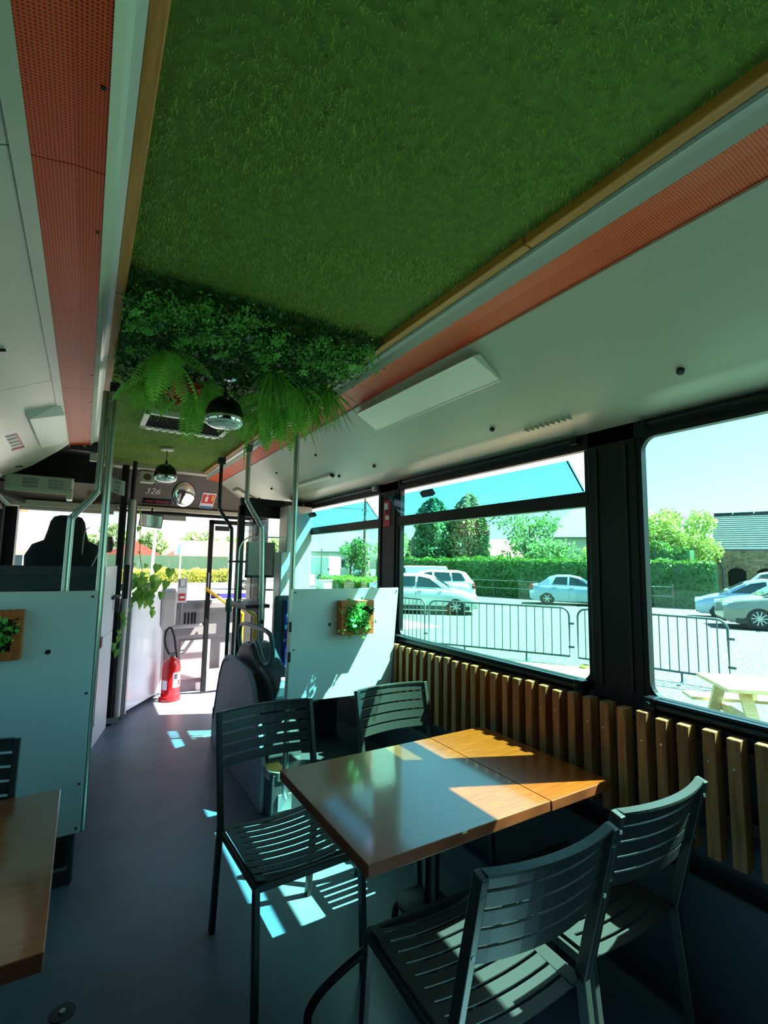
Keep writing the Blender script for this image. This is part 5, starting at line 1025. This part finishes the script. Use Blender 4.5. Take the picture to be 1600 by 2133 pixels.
# ---- hedges
def hedge(path, h, wd, n, label, m='hedge_green', top='hedge_top', size=0.16, name='hedge', lumpy=0.25):
    t = thing(name, label, 'hedge', (path[0][0], path[0][1], GZ)); P = [Vector((a, b, 0)) for a, b in path]; seg = [(P[i+1] - P[i]).length for i in range(len(P)-1)]; tot = sum(seg)
    pts = []; tops = []
    for i in range(n):
        u = rnd.random() * tot; k = 0
        while u > seg[k] and k < len(seg) - 1: u -= seg[k]; k += 1
        d = (P[k+1] - P[k]).normalized(); s = Vector((d.y, -d.x, 0)); c = P[k] + d * u
        bump = lumpy * (math.sin(c.x * 2.3 + c.y * 1.7) + math.sin(c.x * 5.1 - c.y * 3.3)) * 0.3
        if rnd.random() < 0.25: tops.append(c + s * rnd.uniform(-wd/2, wd/2) + Vector((0, 0, GZ + h + bump + rnd.gauss(0, .05))))
        else: pts.append(c + s * (wd/2 * rnd.choice((-1, 1, 1)) + rnd.gauss(0, .06) + bump * .3) + Vector((0, 0, GZ + rnd.random() * h)))
    mb = MB()
    for k in range(len(P) - 1):
        d = (P[k+1] - P[k]).normalized(); mb.obox((P[k] + P[k+1]) / 2 + Vector((0, 0, GZ + h / 2 - .06)), (seg[k] + 0.3, wd - .14, h - .12), (d, Vector((-d.y, d.x, 0)), (0, 0, 1)))
    mb.build('hedge_core', 'conifer', t)
    leaves('side_leaves', [tuple(p) for p in pts], size, m, t)['kind'] = 'stuff'; leaves('top_leaves', [tuple(p) for p in tops], size, top, t)['kind'] = 'stuff'
    return t
hedge([(18.9, 31.0), (20.1, 28.0), (22.3, 22.4), (24.1, 16.4), (25.4, 13.2), (26.1, 11.9)], 2.28, 1.3, 15000, 'tall clipped green hedge along the back of the car park')
hedge([(27.6, 13.7), (27.2, 15.2), (26.6, 17.4)], 3.0, 1.4, 3500, 'looser bushy hedge beside the stone barn', size=0.22, lumpy=0.8)
hedge([(26.5, 41.0), (29.5, 37.0)], 2.0, 1.6, 2500, 'dark far hedge in the right half of the far window', 'conifer', 'hedge_green', 0.25)
hedge([(16.6, 35.0), (17.0, 31.5), (17.6, 27.4)], 0.75, 2.0, 6000, 'low bright green hedge below the box van in the far window', 'lawn', 'lawn', 0.16)
hedge([(-6, 44.6), (2, 44.6), (10, 44.6), (16, 45.0)], 1.0, 1.6, 9000, 'low yellow-green hedge beyond the road ahead of the windscreen', 'hedge_yellow', 'hedge_yellow', 0.22)
ft = thing('green_windbreak', 'long dark green netting fence behind the yellow-green hedge ahead', 'fence', (6, 46, GZ))
for k in range(11): MB().box((-8 + 2.4 * k, 46.6, GZ), (-8 + 2.4 * k + 2.37, 46.66, GZ + 2.25)).build('net_panel', 'windscreen_net', ft)
# ---- trees
def tree(x, y, h, label, m, kind='round', w=3.0, n=2600, zc=None, size=0.26, trunk=True):
    t = thing('garden_tree', label, 'tree', (x, y, GZ), 'trees behind the hedge'); P = []
    zc = zc or h * .25
    if kind == 'cone':
        for i in range(n):
            u = rnd.random() ** 1.4; z = zc + (h - zc) * u; r = w / 2 * (1 - u) ** 0.7 * (0.75 + .35 * rnd.random()); a = rnd.uniform(0, 2*PI); P.append((x + r*math.cos(a), y + r*math.sin(a), GZ + z))
    elif kind == 'column':
        for i in range(n):
            u = rnd.random(); z = zc + (h - zc) * u; a = rnd.uniform(0, 2*PI); r = w / 2 * (1 - u ** 3.5) ** .6 * (0.6 + .4 * rnd.random()) * (.86 + .2 * math.sin(3 * a + 5 * u + x) * math.sin(9 * u + 2 * a)); z += .5 * math.sin(4 * a + x) * u; P.append((x + r*math.cos(a), y + r*math.sin(a), GZ + z))
    else:
        blobs = [(x + rnd.gauss(0, w*.23), y + rnd.gauss(0, w*.23), GZ + zc + (h - zc) * rnd.uniform(.15, .88), w * rnd.uniform(.13, .24)) for _ in range(15)]
        for i in range(n):
            b = rnd.choice(blobs); v = Vector((rnd.gauss(0, 1), rnd.gauss(0, 1), rnd.gauss(0, .8))).normalized() * b[3] * rnd.uniform(.55, 1.1); P.append((b[0] + v.x, b[1] + v.y, b[2] + v.z))
    leaves('crown', P, size, m, t, aspect=0.6)['kind'] = 'stuff'
    m_ = MB().tube([(x, y, GZ), (x, y, GZ + h * .75)], 0.16, 8, r2=0.04)
    for k in range(5): a = rnd.uniform(0, 6); m_.tube([(x, y, GZ + h*(.3+.08*k)), (x + w*.25*math.cos(a), y + w*.25*math.sin(a), GZ + h*(.5+.08*k))], 0.05, 6, r2=0.015)
    m_.build('trunk', 'bark', t); return t
tree(22.2, 29.2, 6.4, 'dark conifer tree above the hedge, left of the exit lettering', 'conifer', 'column', 4.4, 8500, zc=.3, size=.3)
tree(24.1, 27.4, 6.7, 'brownish tree directly right of the dark conifer', 'brown_leaf', 'column', 3.7, 7000, zc=.3, size=.28)
tree(24.3, 26.2, 5.0, 'slim green poplar right of the brownish tree', 'poplar_leaf', 'column', 1.7, 2400, zc=.3)
tree(27.4, 24.5, 6.4, 'loose pale birch tree left of the grey-roofed house', 'birch_leaf', 'round', 4.6, 4200, zc=1.2, size=.22)
tree(25.6, 22.3, 3.7, 'small birch in front of the grey-roofed house', 'birch_leaf', 'round', 2.2, 1500, zc=1.0, size=.2)
tree(30.3, 16.4, 5.8, 'feathery yellow-green willow in the nearest window', 'willow_leaf', 'round', 4.8, 8500, zc=1.0, size=.22)
tree(28.6, 19.2, 4.8, 'small yellow-green willow at the left of the nearest window', 'willow_leaf', 'round', 2.4, 2200, zc=1.0, size=.2)
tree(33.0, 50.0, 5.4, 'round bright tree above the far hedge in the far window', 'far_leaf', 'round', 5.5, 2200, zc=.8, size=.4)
tree(27.0, 51.5, 4.6, 'bushy dark tree beside the utility pole in the far window', 'poplar_leaf', 'round', 4.0, 1500, zc=.8, size=.4)
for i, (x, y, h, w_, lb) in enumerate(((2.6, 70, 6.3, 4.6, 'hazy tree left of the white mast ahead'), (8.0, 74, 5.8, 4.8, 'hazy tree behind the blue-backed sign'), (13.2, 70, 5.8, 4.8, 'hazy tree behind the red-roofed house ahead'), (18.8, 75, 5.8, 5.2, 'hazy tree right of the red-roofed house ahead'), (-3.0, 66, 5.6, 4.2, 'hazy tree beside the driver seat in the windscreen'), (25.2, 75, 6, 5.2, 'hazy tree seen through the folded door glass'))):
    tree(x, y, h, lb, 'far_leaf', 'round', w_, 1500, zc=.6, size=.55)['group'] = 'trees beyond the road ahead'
# ---- houses
def house(name, label, c, l, Lx, Ly, hw_, hr, wall, roof, hip=0.0, wins=(), cat='house'):
    """gabled or hipped house, l the direction of its ridge"""
    c = Vector((c[0], c[1], GZ)); l = Vector((l[0], l[1], 0)).normalized(); s = Vector((-l.y, l.x, 0)); t = thing(name, label, cat, tuple(c))
    P = lambda a, b, z: c + l * a + s * b + Vector((0, 0, z)); a, b = Lx / 2, Ly / 2
    MB().add([P(-a,-b,0),P(a,-b,0),P(a,b,0),P(-a,b,0),P(-a,-b,hw_),P(a,-b,hw_),P(a,b,hw_),P(-a,b,hw_),P(-a+hip,0,hr-.05),P(a-hip,0,hr-.05)], [(0,1,5,4),(2,3,7,6),(1,2,6,9,5),(3,0,4,8,7),(4,5,9,8),(6,7,8,9)]).build('wall', wall, t)
    o = .25; zo = hw_ - o * (hr - hw_) / b
    MB().add([P(-a-o,-b-o,zo),P(a+o,-b-o,zo),P(a+o,b+o,zo),P(-a-o,b+o,zo),P(-a-o+hip*1.05,0,hr),P(a+o-hip*1.05,0,hr),
              P(-a-o,-b-o,zo-.12),P(a+o,-b-o,zo-.12),P(a+o,b+o,zo-.12),P(-a-o,b+o,zo-.12)], [(0,1,5,4),(2,3,4,5),(1,2,5),(3,0,4),(0,6,7,1),(1,7,8,2),(2,8,9,3),(3,9,6,0)]).build('roof', roof, t)
    for (u, z0, z1, w_, sd) in wins:
        f = MB().obox(P(u, -b - .02, (z0+z1)/2), (w_ + .14, .06, z1 - z0 + .14), (l, s, (0,0,1))).build('window_surround', 'paper', t); MB().obox(P(u, -b - .04, (z0+z1)/2), (w_, .06, z1 - z0), (l, s, (0,0,1))).build('pane', 'car_glass', f)
    if name != 'garden_house': MB().obox(P(a*.4, b*.1, hr + .15), (.5, .5, .9), (l, s, (0,0,1))).build('chimney', 'stone', t)
    return t
house('garden_house', 'small beige-roofed house between the poplar and the birch', (29.5, 30.5), (.75, -.66), 5, 5, 2.6, 4.1, 'render_wall', 'tile_roof', 1.5, ((-1.0, 1.1, 2.0, .9, 1),))
house('garden_house', 'large house with a hipped grey roof right of the birch', (38.2, 25.4), (.65, -.76), 10.3, 8, 4.4, 7.1, 'render_wall', 'grey_roof', 2.6, ((2.0, 1.2, 2.3, 1.1, 1),))
house('far_house', 'far grey house behind the vans in the far window', (30.5, 66), (.8, -.6), 12, 7, 3.6, 6.4, 'render_wall', 'grey_roof', 0, ((0, 1.2, 2.4, 1, 1), (3, 1.2, 2.4, 1, 1)))
house('far_house', 'red-roofed house beyond the netting ahead of the windscreen', (13.2, 56), (1, .05), 10, 7, 2.4, 4.0, 'render_wall', 'red_roof', 1.5, ((-2, 1.1, 2.1, 1, 1), (2, 1.1, 2.1, 1, 1)))
house('far_house', 'small brown-roofed house left of the blue-backed sign ahead', (4.5, 58), (0.1, 1), 6, 5.2, 2.3, 3.8, 'paper', 'red_roof', 0, ((0, 1.1, 2.0, .9, 1),))
house('far_house', 'cream house with an orange tiled roof beyond the driver seat', (-4.6, 31), (1, -.1), 8.5, 6, 2.35, 4.2, 'render_wall', 'tile_roof', 2.0, ((-1.5, 1.0, 2.0, 1.0, 1), (2.0, 1.0, 2.0, 1.0, 1)))
house('far_house', 'distant house with a chimney left of the dark conifer', (31.0, 44.0), (.7, -.7), 3.6, 3, 1.9, 2.9, 'stone', 'tile_roof', 0)
# stone barn with a slate roof
bn = thing('stone_barn', 'old stone barn with a slate roof and two arched openings, right of the willow', 'barn', (33.5, 10.0, GZ))
bl = Vector((.36, -.933, 0)).normalized(); bsd = Vector((.933, .36, 0)); b0 = Vector((31.0, 13.95, GZ)); BP = lambda a, b, z: b0 + bl * a + bsd * b + Vector((0, 0, z))
MB().add([BP(0,0,0),BP(10,0,0),BP(10,6,0),BP(0,6,0),BP(0,0,3.1),BP(10,0,3.1),BP(10,6,3.1),BP(0,6,3.1),BP(0.1,3,5.25),BP(9.9,3,5.25)], [(0,1,5,4),(2,3,7,6),(1,2,6,9,5),(3,0,4,8,7),(4,5,9,8),(6,7,8,9)]).build('wall', 'stone', bn)
for k in range(17):                                     # slate courses, one lapping over the next
    f0, f1 = k / 17, (k + 1.25) / 17; z = lambda f: 3.02 + 2.3 * f; y = lambda f: -.12 + 3.12 * f
    MB().add([BP(-.15, y(f0), z(f0) + .04), BP(6.5, y(f0), z(f0) + .04), BP(6.5, y(min(1, f1)), z(min(1, f1))), BP(-.15, y(min(1, f1)), z(min(1, f1))), BP(-.15, y(f0), z(f0)), BP(6.5, y(f0), z(f0))], [(0,1,2,3),(0,4,5,1)]).build('slate_course', 'slate', bn)
for k in range(6): MB().obox(BP(0.3 + 1.05 * k, 3, 5.34), (1.0, .3, .10), (bl, bsd, (0,0,1))).build('ridge_tile', 'slate', bn)
for u in (0.95, 2.25):
    pts = [(-.42, 0.95), (.42, 0.95), (.42, 1.75), (.28, 1.92), (0, 1.98), (-.28, 1.92), (-.42, 1.75)]
    MB().add([BP(u + a, -.015, z) for a, z in pts], [tuple(range(7))]).build('arched_opening', 'dark_opening', bn)
    for k in range(9):
        a = PI * (k + .5) / 9; MB().obox(BP(u + .52 * math.cos(a), -.02, 1.68 + .42 * math.sin(a)), (.17, .08, .12), (bl * math.cos(a) + Vector((0,0,math.sin(a))), bsd, (0,0,1))).build('arch_stone', 'stone', bn)
for z in range(9):
    for k in range(12):
        MB().obox(BP(.25 + .5 * k + (.25 if z % 2 else 0), -.012, 2.08 + .115 * z), (.46, .05, .10), (bl, bsd, (0,0,1))).build('wall_stone', 'stone', bn) if z >= 0 and k < 11 else None
MB().tube([BP(-.08, -.1, 3.02), BP(6.5, -.1, 3.02)], .06, 8).build('gutter', 'galvanised', bn); MB().tube([BP(-.05, -.12, 3.0), BP(.15, -.12, 2.5), BP(.35, -.12, 1.9), BP(.38, -.12, 0)], .05, 8).build('downpipe', 'galvanised', bn)
# ---- poles, wires, sign, cabinet, wire fence
up = thing('utility_pole', 'tall wooden utility pole with a crossarm in the far window', 'pole', (21.6, 38.6, GZ))
MB().tube([(21.6, 38.6, GZ), (21.6, 38.6, 7.5)], .15, 10, r2=.12).build('pole_shaft', 'pole_wood', up); MB().bar((21.1, 38.25, 6.3), (22.1, 38.95, 6.3), .1, .1).bar((21.2, 38.3, 5.3), (22.0, 38.9, 5.3), .06, .06).build('crossarm', 'pole_wood', up)
for k, (dx, z) in enumerate(((-.4, 6.4), (.0, 6.45), (.4, 6.4))): MB().tube(smoothpath([(21.6 + dx, 38.6, z), (8 + dx, 34, z - .6), (-6, 30, z + .4)], 6), .012, 5).build('wire', 'black_rubber', up)
leaves('ivy', np.stack([21.6 + rng.normal(0, .3, 700), 38.6 + rng.normal(0, .3, 700), GZ + rng.uniform(.4, 3.6, 700)], 1), .25, 'hedge_green', up)['kind'] = 'stuff'
for (x, y, h, lb) in ((17.7, 42.5, 4.0, 'thin post behind the box van in the far window'), (19.6, 43.5, 3.2, 'shorter thin post right of the box van in the far window')):
    q = thing('lamp_post', lb, 'post', (x, y, GZ)); MB().tube([(x, y, GZ), (x, y, GZ + h)], .06, 8).build('post_shaft', 'pole_wood', q)
q = thing('white_mast', 'plain white mast ahead, left of the blue-backed sign', 'mast', (2.9, 27.0, GZ)); MB().tube([(2.9, 27.0, GZ), (2.98, 27.0, 3.3)], .065, 10).build('mast_shaft', 'white_pole', q, smooth=True)
q = thing('road_sign', 'pale blue-backed road sign on a white post ahead of the windscreen', 'sign', (4.7, 30.0, GZ)); MB().tube([(4.7, 30.0, GZ), (4.7, 30.0, 2.55)], .04, 8).build('sign_post', 'white_pole', q); MB().box((4.35, 30.05, 1.85), (5.10, 30.08, 2.65)).build('sign_plate', 'pale_blue', q)
q = thing('street_cabinet', 'beige street cabinet between the van and the low hedge in the far window', 'cabinet', (14.6, 31.8, GZ)); MB().obox((14.6, 31.8, GZ + .3), (1.1, .6, .6), ((.85, .53, 0), (-.53, .85, 0), (0, 0, 1))).obox((14.6, 31.8, GZ + .63), (1.2, .7, .06), ((.85, .53, 0), (-.53, .85, 0), (0, 0, 1))).build('cabinet_body', 'cabinet_beige', q)
wf = thing('wire_fence', 'thin wire fence on posts along the front of the tall hedge', 'fence', (20.5, 22.2, GZ)); wp = [(19.6, 26.2), (21.3, 21.9), (23.1, 16.2), (24.3, 12.9)]
for z in (.55, 1.0): MB().tube([(a, b, GZ + z) for a, b in wp], .008, 5).build('wire', 'white_pole', wf)
for a, b in wp + [(20.45, 24.05), (22.2, 19.05), (23.7, 14.55)]: MB().tube([(a, b, GZ), (a, b, GZ + 1.15)], .035, 6).build('fence_post', 'pole_wood', wf)
